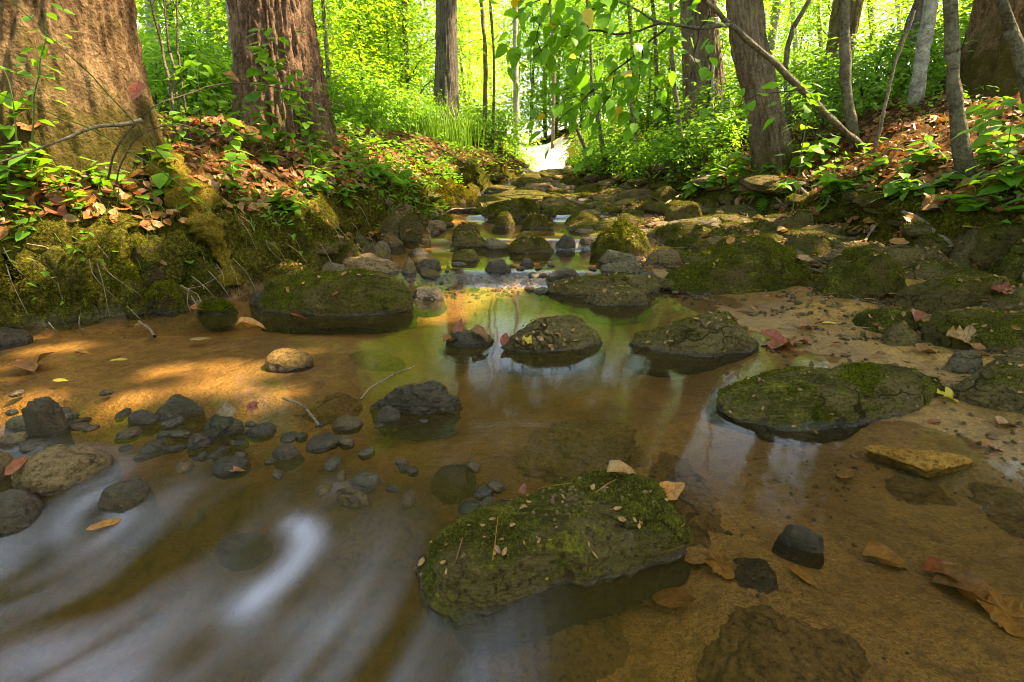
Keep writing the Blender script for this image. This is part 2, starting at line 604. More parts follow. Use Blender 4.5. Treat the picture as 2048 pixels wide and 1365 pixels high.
def gravel_material():
    a = M('pale_gravel')
    c = a.coord('Position')
    v = a.voro(c, 14)
    n = a.noise(c, 2.5, 4)
    col = a.mix(n, (.30, .26, .23), (.48, .43, .39))
    col = a.mix(a.math('MULTIPLY', a.ramp(v, [(.2, 0.0), (.6, 1.0)]), .35), col, (.3, .24, .2))
    return a.done(col, .9, a.bump(v, .5, .02), .3)


MAT['gravel'] = gravel_material()


def water_material():
    a = M('creek_water')
    dep = a.attr('depth')
    foam = a.attr('foam')
    cmb = a.n('CombineXYZ')
    a.l(a.attr('fu'), cmb.inputs[0])
    a.l(a.attr('fv'), cmb.inputs[1])
    s1 = a.noise(cmb.outputs[0], 1.0, 2, .45, .5)
    s2 = a.noise(cmb.outputs[0], 2.6, 2, .5, .3)
    # clear, faintly tea-coloured film: lets the light through, tints by thickness
    tr = a.n('BsdfTransparent')
    th = a.math('MULTIPLY', dep, 9.0, True)
    a.l(a.mix(th, (.98, .95, .88), (.80, .70, .46)), tr.inputs[0])
    # suspended silt
    mur = a.n('BsdfDiffuse')
    mur.inputs[0].default_value = (.17, .135, .035, 1)
    base = a.n('MixShader')
    a.l(a.math('MULTIPLY', th, .12), base.inputs[0])
    a.l(tr.outputs[0], base.inputs[1])
    a.l(mur.outputs[0], base.inputs[2])
    # white, air-filled water
    fo = a.n('BsdfDiffuse')
    fo.inputs[0].default_value = (.40, .40, .54, 1)
    streak = a.math('ADD', a.math('MULTIPLY', s1, .75), a.math('MULTIPLY', s2, .25))
    fk = a.math('MULTIPLY', foam, a.ramp(streak, [(.30, .22), (.74, .95)]), True)
    wmx = a.n('MixShader')
    a.l(fk, wmx.inputs[0])
    a.l(base.outputs[0], wmx.inputs[1])
    a.l(fo.outputs[0], wmx.inputs[2])
    gl = a.n('BsdfGlossy')
    rg = a.math('ADD', .06, a.math('MULTIPLY', a.attr('rush'), .26))
    a.l(rg, gl.inputs['Roughness'])
    gl.inputs[0].default_value = (1, 1, 1, 1)
    nb = a.bump(streak, .12, .02)
    a.l(nb, gl.inputs['Normal'])
    fr = a.n('Fresnel')
    fr.inputs['IOR'].default_value = 1.33
    mx = a.n('MixShader')
    # seen through a polarising filter: next to no mirror image near Brewster's angle, strong at grazing angles
    a.l(a.math('MULTIPLY', a.math('SUBTRACT', fr.outputs[0], .041, True), .95), mx.inputs[0])
    a.l(wmx.outputs[0], mx.inputs[1])
    a.l(gl.outputs[0], mx.inputs[2])
    a.l(mx.outputs[0], a.out.inputs['Surface'])
    return a.m


MAT['water'] = water_material()


def plain(name, col, rough=.6):
    a = M(name)
    c = a.coord('Object')
    return a.done(a.mix(a.noise(c, 30, 3), col, tuple(x * .7 for x in col)), rough)


MAT['sign_white'] = plain('sign_white_paint', (.72, .78, .72))
MAT['sign_orange'] = plain('sign_orange_paint', (.65, .28, .06))
MAT['sign_red'] = plain('sign_red_paint', (.42, .03, .01))
MAT['sign_olive'] = plain('sign_olive_paint', (.10, .08, .02))

# ------------------------------------------------------------------ the ground sheet


def spaced(knots):
    """grid lines from (start, step) knots, the step blending between them"""
    out = [knots[0][0]]
    while out[-1] < knots[-1][0]:
        out.append(out[-1] + np.interp(out[-1], [k[0] for k in knots], [k[1] for k in knots]))
    return np.array(out)


gx = spaced([(-160, 30), (-30, 4), (-8, .35), (-3, .05), (-2.4, .02), (2.6, .022), (3.5, .05), (8, .35), (30, 4), (160, 30)])
gy = spaced([(-60, 20), (-6, 1.0), (-.5, .15), (.25, .017), (3.2, .02), (5, .05), (14, .15), (30, 1.2), (70, 8), (260, 40)])
X, Y = np.meshgrid(gx, gy)
Z = ground(X, Y)
nx, ny = len(gx), len(gy)
V = np.stack([X.ravel(), Y.ravel(), Z.ravel()], -1)
Lf, Rf = np.interp(V[:, 1], L_Y, L_X), np.interp(V[:, 1], R_Y, R_X)
dl, dr = Lf - V[:, 0], V[:, 0] - Rf
bank = np.maximum(ss(-.14, .0, dl), ss(-.12, .05, dr))  # dark soil tone runs below the waterline: bank-foot shadow put into the colour
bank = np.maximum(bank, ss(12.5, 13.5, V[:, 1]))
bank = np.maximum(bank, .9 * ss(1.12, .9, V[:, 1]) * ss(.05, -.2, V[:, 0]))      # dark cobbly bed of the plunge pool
mossy = np.maximum(ss(-.08, .06, dl) * ss(.55, .12, dl), ss(-.1, .05, dr) * ss(.5, .15, dr)) * 1.0
mossy = mossy + .28 * bank
wetv = ss(.05, .0, V[:, 2] - zw(V[:, 0], V[:, 1]))
# lumpy undercut on the steep faces
face = ss(-.10, .03, dl) * ss(.30, .12, dl) * ss(14, 9, V[:, 1])
facer = ss(-.06, .04, dr) * ss(.34, .14, dr) * ss(12, 8, V[:, 1])
lump = fbm(V * np.array([6, 6, 8]), 4) * .5 + .6 * (np.abs(perlin(V * np.array([9.0, 9, 9]))) - .25)
V[:, 0] += face * lump * .17 - facer * lump * .13
V[:, 1] += (face + facer) * perlin(V * 7 + 40) * .05
V[:, 2] += (face + facer) * perlin(V * 8 + 80) * .07
ii = np.arange(nx * ny).reshape(ny, nx)
F = np.stack([ii[:-1, :-1], ii[:-1, 1:], ii[1:, 1:], ii[1:, :-1]], -1).reshape(-1, 4)
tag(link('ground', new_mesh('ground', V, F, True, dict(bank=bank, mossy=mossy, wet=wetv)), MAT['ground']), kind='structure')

# ------------------------------------------------------------------ the water sheet
wx = spaced([(-2.9, .03), (-1.6, .012), (.3, .012), (.8, .02), (2.8, .05)])
wy = spaced([(.12, .010), (1.2, .010), (2.0, .02), (4, .04), (14, .1)])
WX, WY = np.meshgrid(wx, wy)
WZ = zw(WX, WY)
xf, yf = WX.ravel(), WY.ravel()
HUMPS = [(-.43, .70, .07, .016), (-.78, .86, .07, .010), (-.30, .93, .05, .006), (-.60, .98, .06, .007), (-1.0, .95, .08, .007), (-.15, .86, .06, .003)]
hz = np.zeros_like(xf)
for hx, hy, hr, ha in HUMPS:
    hz += ha * np.exp(-((xf - hx) ** 2 + (yf - hy) ** 2) / hr ** 2)
CX, CY = -1.15, 1.05
rr = np.hypot(xf - CX, yf - CY)
aa = np.arctan2(yf - CY, xf - CX)
# upstream the streaks run along the creek
fu_low, fv_low = rr * 13, aa * 1.1
fu_up, fv_up = xf * 5.5, yf * .9
low = ss(1.15, .85, yf) * ss(.25, -.1, xf)
fu = fu_up * (1 - low) + fu_low * low
fv = fv_up * (1 - low) + fv_low * low
sdist = (xf + 1.23) * -.257 + (yf - 1.09) * -.966
rush = np.clip(ss(-.08, .1, sdist) * ss(.12, -.2, xf), 0, 1)
_hx, _hy = HUMPS[0][:2]
_d = np.hypot(xf - _hx, (yf - _hy) * 1.15)
_w = ss(.24, .10, _d)
pat = fbm(v3(rr * 7, aa * 1.6, 0 * xf), 3)
foam = rush * (.25 * ss(-.04, .08, sdist) + .75 * ss(.05, .40, sdist)) * (.20 + .46 * pat)
for hx, hy, hr, ha in HUMPS[1:3]:
    d = np.hypot(xf - hx + .02, yf - hy + .05)
    foam += .4 * rush * np.exp(-((d - hr * .7) / .025) ** 2) * (.6 + .8 * pat)
hx, hy, hr, _ = HUMPS[0]
d = np.hypot((xf - hx) * 1.0, (yf - hy) * 1.1) * (1 + .18 * perlin(v3(xf * 9, yf * 9, 0 * xf + 2)))
ang = np.arctan2(yf - hy, xf - hx)
cres = np.exp(-((d - .075) / .024) ** 2) * ss(2.0, .9, np.abs(ang + .25)) + .22 * np.exp(-((xf - hx - .10) / .09) ** 2 - ((yf - hy + .11) / .03) ** 2) + .18 * np.exp(-((xf - hx + .22) / .20) ** 2 - ((yf - hy + .16 + .25 * (xf - hx + .22)) / .035) ** 2)
foam = foam * (1 - .8 * np.exp(-(d / .06) ** 2)) + .62 * cres
# little spills between the upstream stones
for (uy, ux, rx, ry, amt) in [(2.62, -.05, .55, .08, .15), (3.44, .38, .10, .07, .55), (3.40, .55, .08, .06, .45), (4.62, .25, .12, .06, .35), (6.15, .55, .2, .08, .4), (8.0, .5, .25, .1, .4), (10.0, .75, .15, .2, .6)]:
    g = np.exp(-((xf - ux) / rx) ** 2 - ((yf - uy) / ry) ** 2)
    foam += amt * g
    rush = np.maximum(rush, .6 * g)
gz = ground(xf, yf)
dep = np.clip(WZ.ravel() - gz, 0, .3)
mid = ss(1.0, 1.4, yf)
rush = np.maximum(rush, .06 * mid * ss(.9, .5, xf))
wz = WZ.ravel() + hz + .004 * low * pat + .0015 * fbm(v3(xf * 5, yf * 2.2, 0 * xf), 2) * mid
V = np.stack([xf, yf, wz], -1)
nx, ny = len(wx), len(wy)
ii = np.arange(nx * ny).reshape(ny, nx)
F = np.stack([ii[:-1, :-1], ii[:-1, 1:], ii[1:, 1:], ii[1:, :-1]], -1).reshape(-1, 4)
keep = (WZ.ravel() + .03 > gz)[F].any(1)
F = F[keep]
tag(link('creek_water', new_mesh('creek_water', V, F, True, dict(depth=dep, foam=np.clip(foam, 0, 1), fu=fu, fv=fv, rush=rush)), MAT['water']), kind='structure')

# gravel road climbing away beyond the bend
rc = np.array([(.9, 13.2), (.95, 15), (1.0, 18), (1.1, 22), (1.2, 24)])
tt = np.linspace(13.2, 23.5, 50)
cxr = np.interp(tt, rc[:, 1], rc[:, 0])
wid = np.interp(tt, [13.2, 15, 20, 44], [.4, .65, .95, 1.1])
rows = []
for s in np.linspace(-1, 1, 9):
    x = cxr + s * wid * (1 + .12 * np.sin(tt * 2.3 + s * 4))
    rows.append(np.stack([x, tt, ground(x, tt) + .045 - .03 * abs(s) ** 3], -1))
V = np.concatenate(rows)
n = len(tt)
F = np.array([[r * n + k, (r + 1) * n + k, (r + 1) * n + k + 1, r * n + k + 1] for r in range(8) for k in range(n - 1)])
tag(link('gravel_road', new_mesh('gravel_road', V, F), MAT['gravel']), kind='structure')

# ------------------------------------------------------------------ stones
_ICO = {}


def ico(n):
    if n not in _ICO:
        bm = bmesh.new()
        bmesh.ops.create_icosphere(bm, subdivisions=n, radius=1)
        bm.verts.ensure_lookup_table()
        _ICO[n] = (np.array([v.co[:] for v in bm.verts]), np.array([[v.index for v in f.verts] for f in bm.faces]))
        bm.free()
    return _ICO[n]


def rock_shape(n, a, b, c, seed, p=2.6, facets=5, rough=.05, plan=None, rz=0.0, tilt=(0, 0), strata=.02):
    """a stone: rounded block, a few broken faces, weathered relief"""
    r = np.random.default_rng(seed)
    D, F = ico(n)
    dh = np.hypot(D[:, 0], D[:, 1])
    rho = (dh ** p + np.abs(D[:, 2]) ** p) ** (-1 / p)
    U = D * rho[:, None]
    for k in range(facets):
        nv = r.normal(size=3)
        nv[2] = abs(nv[2]) * .8
        nv /= np.linalg.norm(nv)
        off = r.uniform(.72, .95)
        dist = U @ nv - off
        U = U - np.where(dist > 0, dist * .82, 0)[:, None] * nv
    off = r.uniform(0, 200, 3)
    U = U * (1 + rough * 2.0 * fbm(U * 1.3 + off, 2)[:, None] + rough * .8 * fbm(U * 4.5 + off, 3)[:, None])
    if plan is not None:
        ph = np.arctan2(U[:, 1], U[:, 0])
        k = np.interp(ph, plan[0], plan[1], period=2 * math.pi)
        P = np.stack([U[:, 0] * k, U[:, 1] * k, U[:, 2] * c], -1)
    else:
        P = U * np.array([a, b, c])
    s = max(a, b)
    lay = fbm(np.stack([P[:, 0] * 1.5, P[:, 1] * 1.5, P[:, 2] * 9], -1) / s * 1.2 + off, 3, ridged=True)
    P = P + D * (strata * s * (lay - .6) * .5)[:, None]
    P = P + D * (rough * .22 * s * fbm(P / s * 11 + off, 4, .6))[:, None]
    R = np.array(Euler((tilt[0], tilt[1], rz)).to_matrix())
    return P @ R.T, F


def moss_tufts(P, F, nrm_min, n, length, width, seed, thresh=-.1, zmin=None):
    """short blades of moss standing on the upward faces"""
    r = np.random.default_rng(seed)
    T = P[F]
    nv = np.cross(T[:, 1] - T[:, 0], T[:, 2] - T[:, 0])
    A = np.linalg.norm(nv, axis=1)
    nv = nv / np.maximum(A, 1e-12)[:, None]
    C = T.mean(1)
    w = A * (nv[:, 2] > nrm_min) * (fbm(C * 9 + seed, 3) > thresh)
    if zmin is not None:
        w = w * (C[:, 2] > zmin)
    if w.sum() <= 0:
        return None
    idx = r.choice(len(F), n, p=w / w.sum())
    bc = r.dirichlet([1, 1, 1], n)
    Q = (T[idx] * bc[:, :, None]).sum(1)
    N = nv[idx] * .8 + r.normal(scale=.45, size=(n, 3)) + np.array([0, 0, .25])
    N /= np.linalg.norm(N, axis=1)[:, None]
    S = np.cross(N, r.normal(size=(n, 3)))
    S /= np.maximum(np.linalg.norm(S, axis=1), 1e-9)[:, None]
    ln = length * r.uniform(.45, 1.25, n)[:, None]
    w_ = width * r.uniform(.6, 1.3, n)[:, None]
    V = np.stack([Q - S * w_ - N * .002, Q + S * w_ - N * .002, Q + N * ln], 1).reshape(-1, 3)
    return V, np.arange(n * 3).reshape(-1, 3)


def flat_leaves(P, N, size, r, asp=.6, curl=.3):
    """litter: six-sided, two-faced, curled leaves"""
    n = len(P)
    A = np.cross(N, r.normal(size=(n, 3)))
    A /= np.maximum(np.linalg.norm(A, axis=1), 1e-9)[:, None]
    B = np.cross(N, A)
    s = size[:, None]
    w = s * asp * r.uniform(.7, 1.2, n)[:, None]
    c1, c2 = (r.uniform(-.2, 1, n)[:, None] * curl * s for _ in range(2))
    q = lambda a, b, h: P + A * s * a + B * w * b + N * h
    V = np.stack([q(-.5, 0, c1 * .6), q(-.18, .5, c2), q(.22, .42, c2 * .8), q(.5, 0, c1), q(.22, -.42, c2 * .9), q(-.18, -.5, c2 * .6), q(0, 0, 0)], 1).reshape(-1, 3)
    k = np.arange(n) * 7
    F = np.concatenate([np.stack([k + 6, k + i, k + (i + 1) % 6], -1) for i in range(6)])
    return V, F



STONES = []
_sid = [100]


def fit_stone(u0, v0, u1, v1, ratio, p, under=False, lift=None):
    """size and place from where the stone shows in the photograph"""
    uc = (u0 + u1) / 2
    P0 = hit(uc, v1, under)
    dirh = np.array([P0[0], P0[1]])
    dist = np.linalg.norm(dirh)
    dirh = dirh / dist
    zs = P0[2]
    ph = np.linspace(0, 2 * math.pi, 33)
    el = np.linspace(-.5, math.pi / 2, 13)
    PH, EL = np.meshgrid(ph, el)
    d = np.stack([np.cos(PH) * np.cos(EL), np.sin(PH) * np.cos(EL), np.sin(EL)], -1).reshape(-1, 3)
    rho = (np.hypot(d[:, 0], d[:, 1]) ** p + np.abs(d[:, 2]) ** p) ** (-1 / p)
    d = d * rho[:, None] * .96
    best = None
    for rat in (ratio, ratio * .75, ratio * .55, ratio * .4):
        a = (u1 - u0) * dist / FPX / 2
        for it in range(3):
            b = a * rat
            c0 = P0[:2] + dirh * b * .92
            zc = project(np.array([[c0[0], c0[1], zs + .02]]))[2][0]
            a = (u1 - u0) / 2 * zc / FPX / .96
        b = a * rat
        lo, hi = .004, 1.5
        for it in range(26):
            h = (lo + hi) / 2
            c = h * 1.35
            ctr = np.array([c0[0], c0[1], zs - .35 * h])
            Q = ctr + d * np.array([a, b, c])
            if project(Q)[1].min() > v0:
                lo = h
            else:
                hi = h
        best = (a, b, h, c0, zs)
        if h > .22 * min(a, b):
            break
    return best


def add_stone(name, label, cat, box, mat, ratio=.7, p=2.7, facets=5, rough=.05, n=5, rz=0.0, tilt=(0, 0), under=False,
              moss=0, mlen=.010, group=None, seed=None, outline=None, top=None, hmin=.01, strata=.02, mossmat='moss', thresh=-.1, sink=.35):
    if seed is None:
        _sid[0] += 1
        seed = _sid[0]
    if outline is not None:
        pts = np.array([(at_z(u, v, z)) for u, v, z in outline])
        c0 = (pts[:, :2].max(0) + pts[:, :2].min(0)) / 2
        rel = pts[:, :2] - c0
        # radius of the outline in each direction
        ph = np.linspace(-math.pi, math.pi, 180, endpoint=False)
        rad = []
        for t in ph:
            dv = np.array([math.cos(t), math.sin(t)])
            best = 0
            for k in range(len(rel)):
                A, B = rel[k], rel[(k + 1) % len(rel)]
                M2 = np.array([dv, A - B]).T
                det = np.linalg.det(M2)
                if abs(det) < 1e-12:
                    continue
                s, q = np.linalg.solve(M2, A)
                if s > 0 and -1e-6 <= q <= 1 + 1e-6:
                    best = max(best, s)
            rad.append(best)
        rad = np.array(rad)
        rad = 1.11 * np.convolve(np.concatenate([rad[-3:], rad, rad[:3]]), np.ones(7) / 7, 'valid')
        zs = zw(c0[0], c0[1]) if top is None else top[1]
        h = top[0]
        a = b = rad.mean()
        P, F = rock_shape(n, a, b, h * (1 + sink), seed, p, facets, rough, (ph, rad), 0, tilt, strata)
    else:
        a, b, h, c0, zs = fit_stone(*box, ratio, p, under)
        h = max(h, hmin)
        P, F = rock_shape(n, a, b, h * (1 + sink), seed, p, facets, rough, None, rz, tilt, strata)
    loc = np.array([c0[0], c0[1], zs - sink * h])
    W = P + loc
    hg = W[:, 2] - zw(W[:, 0], W[:, 1])
    wet = ss(.016, .002, hg + .010 * fbm(W * 25, 2)) if 'dark' not in mat else ss(.035, .004, hg)
    if mat == 'rock_yellow':
        wet = wet * 0
    o = link(name, new_mesh(name, P, F, True, dict(wet=wet)), MAT[mat], loc=loc)
    tag(o, label, cat, group)
    if moss:
        mt = moss_tufts(P, F, .15, moss, mlen, mlen * .13, seed, thresh, sink * h + .012)
        if mt:
            mo = link('moss', new_mesh('moss', mt[0], mt[1], False), MAT[mossmat], o)
            mo['kind'] = 'stuff'
    if a > .09 and c0[1] < 4.2 and mat in ('rock_mossy', 'rock_half', 'rock_slab'):
        r = np.random.default_rng(seed + 9)
        T = P[F]
        nv = np.cross(T[:, 1] - T[:, 0], T[:, 2] - T[:, 0])
        A = np.linalg.norm(nv, axis=1)
        nv = nv / np.maximum(A, 1e-12)[:, None]
        w = A * (nv[:, 2] > .72)
        if w.sum() > 0:
            m = 60 if c0[1] < 1.3 else 34
            idx = r.choice(len(F), m, p=w / w.sum())
            N = nv[idx] + r.normal(scale=.3, size=(m, 3))
            V2, F2 = flat_leaves(T[idx].mean(1) + nv[idx] * .006, N / np.linalg.norm(N, axis=1)[:, None], r.uniform(.006, .017, m) * (1 if c0[1] < 1.3 else 1.8), r, .5)
            link('debris', new_mesh('debris', V2, F2, False), MAT['dead_tan'], o)['kind'] = 'stuff'
    STONES.append((loc, max(a, b)))
    return o


def at_z(u, v, z):
    d = ray(u, v)
    return np.array([0, 0, CAM_H]) + d * ((z - CAM_H) / d[2])


S = add_stone
G1 = 'stones along the creek'
# --- foreground
S('mossy_rock', 'flat moss-covered slab nearest the camera with a curled leaf on top', 'rock', None, 'rock_slab', n=7, p=3.0, facets=2, rough=.05, strata=.02,
  outline=[(866, 1085, .0), (902, 1170, .0), (945, 1226, 0), (1100, 1190, 0), (1240, 1145, 0), (1388, 1098, 0), (1345, 1040, .045), (1325, 985, .06), (1290, 935, .065), (1230, 918, .065), (1100, 945, .065), (960, 985, .06), (895, 1030, .045)],
  top=(.070, .0), moss=13000, mlen=.0055, thresh=-.02, mossmat='moss_dull')
S('rounded_rock', 'long low boulder half coated in moss, two leaves right of it', 'rock', None, 'rock_half', n=7, p=2.6, facets=4, rough=.05,
  outline=[(1438, 790, .02), (1460, 830, 0), (1580, 856, 0), (1700, 850, 0), (1850, 815, 0), (1892, 775, .03), (1860, 735, .06), (1760, 722, .07), (1600, 728, .07), (1480, 722, .05)],
  top=(.078, .0), moss=9000, mlen=.0075, thresh=.12)
S('rounded_rock', 'bare rounded boulder cut off by the right edge, lower one', 'rock', (1905, 705, 2150, 815), 'rock_half', .75, 2.6, n=6, moss=2500, mlen=.007, thresh=.2)
S('mossy_rock', 'dark mossy boulder at the right edge above a brown maple leaf', 'rock', (1842, 612, 2110, 702), 'rock_mossy', .6, 3.0, n=6, moss=5000, mlen=.008)
S('mossy_rock', 'small flat mossy stone with a red leaf on its right end', 'rock', (1705, 617, 1850, 667), 'rock_mossy', .7, 2.6, n=5, moss=1200, mlen=.007)
S('cobble', 'fist-sized greenish cobble under the small flat mossy stone', 'rock', (1765, 648, 1842, 693), 'rock_half', .8, 2.3, n=5)
S('cobble', 'smooth grey pebble beside the brown maple leaf', 'rock', (1893, 702, 1956, 748), 'rock_grey', .8, 2.3, n=5, rough=.03)
S('mossy_rock', 'mid-stream boulder with sandy moss on top, dry twigs on it', 'rock', (1258, 632, 1522, 711), 'rock_half', .5, 2.5, n=6, moss=6000, mlen=.0065, thresh=.0, rz=.15)
S('dark_rock', 'low dark wet stone in mid stream with a yellow leaf', 'rock', (1005, 640, 1216, 702), 'rock_half', .42, 2.4, n=6, rz=.2)
S('dark_rock', 'small black wet stone draped with curled brown leaves', 'rock', (888, 660, 988, 694), 'rock_dark', .5, 2.4, n=5)
S('dark_rock', 'craggy dark wet rock left of the pool with a twig over it', 'rock', (752, 766, 914, 828), 'rock_dark', .5, 2.5, 7, .08, n=6, strata=.05)
S('dark_rock', 'small black glistening stone below the craggy dark rock', 'rock', (754, 814, 802, 845), 'rock_dark', .8, 2.3, n=4)
S('cobble', 'round tan wet cobble in the left shallows', 'rock', (534, 698, 630, 739), 'rock_brown', .75, 2.3, 2, .03, n=5)
S('dark_rock', 'flat wet slab breaking the water right of the mossy left boulder', 'rock', (822, 574, 892, 604), 'rock_dark', .7, 3.5, n=5)
# --- left cascade
S('dark_rock', 'upright blackish-green stone above the cascade at far left', 'rock', (68, 803, 134, 878), 'rock_dark', .8, 3.0, n=5, rz=.3)
S('dark_rock', 'grey wet stone with a pine needle at the head of the cascade', 'rock', (318, 788, 404, 834), 'rock_dark', .7, 2.4, n=5)
S('dark_rock', 'small shiny stone in front of the needle stone', 'rock', (312, 818, 358, 840), 'rock_dark', .8, 2.3, n=4)
S('dark_rock', 'small shiny stone left of the needle stone', 'rock', (262, 820, 318, 848), 'rock_dark', .8, 2.3, n=4)
S('dark_rock', 'glistening black stone with water spilling over its right side', 'rock', (412, 822, 486, 874), 'rock_dark', .8, 2.4, n=5)
S('cobble', 'long smooth tan cobble beside the white water', 'rock', (46, 893, 236, 972), 'rock_tan', .6, 2.3, 2, .03, n=6)
S('cobble', 'tan cobble cut off by the left edge next to red leaves', 'rock', (-60, 897, 38, 972), 'rock_tan', .8, 2.4, n=5)
S('dark_rock', 'mossy wet stone with water curling over it in the cascade', 'rock', (212, 955, 308, 1024), 'rock_dark', .8, 2.3, n=5)
S('dark_rock', 'small dark stone at the right end of the cascade', 'rock', (545, 888, 604, 920), 'rock_dark', .8, 2.4, n=4)
S('dark_rock', 'dark stone sticking out in the middle of the cascade', 'rock', (376, 866, 428, 896), 'rock_dark', .8, 2.4, n=4)
S('dark_rock', 'broken dark ledge at the left edge below the tan cobble', 'rock', (-40, 985, 96, 1062), 'rock_dark', .7, 2.8, n=5)
S('dark_rock', 'submerged stone with the white crescent of water round it', 'rock', (440, 1062, 540, 1112), 'rock_dark', .9, 2.3, n=5)
S('cobble', 'small grey-green cobble left of the upright stone', 'rock', (18, 832, 74, 858), 'rock_grey', .8, 2.3, n=4)
S('cobble', 'small brown cobble under the upright stone', 'rock', (8, 862, 66, 892), 'rock_tan', .8, 2.3, n=4)
S('dark_rock', 'flat dark stone at the foot of the left bank, left edge', 'rock', (-30, 658, 54, 690), 'rock_dark', .8, 2.5, n=5)
# --- right foreground, under and at the water
S('dark_rock', 'narrow black stone poking out of the sand right of the slab', 'rock', (1552, 1056, 1640, 1100), 'rock_dark', .3, 2.4, n=5, rz=-.5)
S('yellow_slab', 'bright yellow-ochre slab lying on the wet sand at right', 'rock', None, 'rock_yellow', n=6, p=4, facets=6, rough=.05, strata=.05,
  outline=[(1738, 886, .02), (1762, 880, .02), (1850, 892, .02), (1945, 914, .01), (1935, 926, 0), (1855, 941, 0), (1790, 915, 0)], top=(.014, .002))
US = 'stones lying under the clear water'
for bx, lb, m in [((1290, 890, 1490, 1085), 'brown sunken slab touching the right end of the mossy slab', 'rock_brown'),
                  ((1020, 822, 1440, 960), 'wide dark sunken slab behind the mossy slab', 'rock_brown'),
                  ((905, 1170, 1310, 1372), 'large brown sunken boulder below the mossy slab', 'rock_brown'),
                  ((1390, 1205, 1760, 1400), 'sandy sunken hump at the bottom of the picture', 'rock_brown'),
                  ((1770, 935, 1932, 1030), 'oval sunken stone below the yellow slab', 'rock_brown'),
                  ((1925, 950, 2140, 1105), 'greenish sunken boulder cut off by the right edge', 'rock_brown'),
                  ((650, 985, 880, 1130), 'brown sunken boulder left of the mossy slab', 'rock_brown'),
                  ((835, 920, 960, 1010), 'dark round sunken stone at the left corner of the slab', 'rock_dark'),
                  ((590, 775, 720, 840), 'brown sunken stone left of the craggy dark rock', 'rock_brown'),
                  ((640, 690, 800, 735), 'brown sunken stone beside the round tan cobble', 'rock_brown'),
                  ((1300, 722, 1380, 760), 'small sunken stone below the mid-stream boulder', 'rock_brown'),
                  ((1456, 1115, 1560, 1188), 'broken dark stone lying flat on the sandy bottom', 'rock_dark'),
                  ((870, 685, 930, 718), 'small dark sunken stone below the curled leaves', 'rock_dark')]:
    uc, vc = (bx[0] + bx[2]) / 2, (bx[1] + bx[3]) / 2
    q = hit(uc, vc, True)
    zc = project(q[None])[2][0]
    a_ = (bx[2] - bx[0]) / 2 * zc / FPX
    q0, q1 = hit(uc, bx[1], True), hit(uc, bx[3], True)
    b_ = max(np.hypot(*(q0 - q1)[:2]) / 2, .03)
    _sid[0] += 1
    P, F = rock_shape(6, a_, b_, .05, _sid[0], 2.8, 4, .07, None, 0, (0, 0), .02)
    zt = min(zw(q[0], q[1]) - .012 - .05, float(ground(q[0], q[1])) - .05 + (.014 if m == 'rock_brown' else .02))
    o = link('sunken_stone', new_mesh('sunken_stone', P, F, True, dict(wet=np.full(len(P), .25))), MAT[m], loc=(q[0], q[1], zt))
    tag(o, lb, 'rock', US)

# --- right gravel bar
S('mossy_rock', 'biggest mossy boulder of the gravel bar, arched over dark hollow', 'rock', (1322, 488, 1612, 588), 'rock_mossy', .55, 2.6, 3, .05, n=7, moss=16000, mlen=.011, rz=.1, thresh=-.3)
S('mossy_slab', 'tilted bright-mossy slab leaning right of the biggest boulder', 'rock', (1618, 500, 1792, 598), 'rock_mossy', .6, 3.2, 5, .05, n=6, moss=7000, mlen=.008, thresh=-.1, tilt=(.1, .18))
S('mossy_rock', 'long low mossy stone beside a sunlit red leaf', 'rock', (1785, 556, 2046, 618), 'rock_mossy', .4, 2.8, n=6, moss=5000, mlen=.009)
S('mossy_rock', 'mossy stone at the right edge behind the sunlit red leaf', 'rock', (1976, 578, 2120, 618), 'rock_half', .7, 2.6, n=5, moss=1200, mlen=.009)
S('flat_stone', 'flat greenish slab, lower of the two stacked beside the stick', 'rock', (1770, 518, 1922, 558), 'rock_half', .45, 3.4, n=5)
S('flat_stone', 'flat greenish slab, upper of the two stacked beside the stick', 'rock', (1735, 494, 1882, 532), 'rock_half', .55, 3.4, n=5)
S('flat_stone', 'grey-green slab just behind the tilted bright-mossy slab', 'rock', (1672, 485, 1770, 512), 'rock_half', .6, 3.2, n=5)
S('mossy_rock', 'square mossy stone at the right edge, top bright green', 'rock', (1990, 484, 2130, 562), 'rock_mossy', .7, 3.4, n=6, moss=3500, mlen=.011)
S('cobble', 'blocky grey-brown stone with a yellow leaf on top', 'rock', (1890, 462, 1992, 524), 'rock_half', .7, 3.2, n=5)
S('mossy_rock', 'mossy stone against the bank at the right edge', 'rock', (1962, 444, 2120, 488), 'rock_mossy', .6, 2.8, n=5, moss=2000, mlen=.011)
S('cobble', 'small tan stone in front of the blocky grey-brown stone', 'rock', (1946, 490, 1996, 528), 'rock_tan', .7, 2.5, n=4)
S('flat_stone', 'flat dark-topped stone at the water below the biggest boulder', 'rock', (1094, 545, 1322, 594), 'rock_half', .42, 2.8, n=6, moss=2500, mlen=.008, thresh=.05)
S('cobble', 'small peaked stone standing in the green pool', 'rock', (1168, 576, 1304, 614), 'rock_half', .5, 2.1, n=5, moss=800, mlen=.007)
S('dark_rock', 'black wet stone at the lip of the green pool', 'rock', (1092, 540, 1168, 568), 'rock_dark', .5, 2.5, n=5)
S('flat_stone', 'pale grey slab in the water by the gravel bar', 'rock', (1203, 523, 1292, 549), 'rock_grey', .6, 3.0, n=5)
S('flat_stone', 'grey-green slab behind the pale grey one', 'rock', (1194, 500, 1278, 528), 'rock_grey', .7, 3.0, n=5)
S('cobble', 'rounded stone between the grey slabs and biggest boulder', 'rock', (1292, 500, 1370, 534), 'rock_tan', .7, 2.5, n=5)
S('cobble', 'dark cobble in the gap left of the biggest boulder', 'rock', (1270, 545, 1316, 566), 'rock_dark', .8, 2.4, n=4)
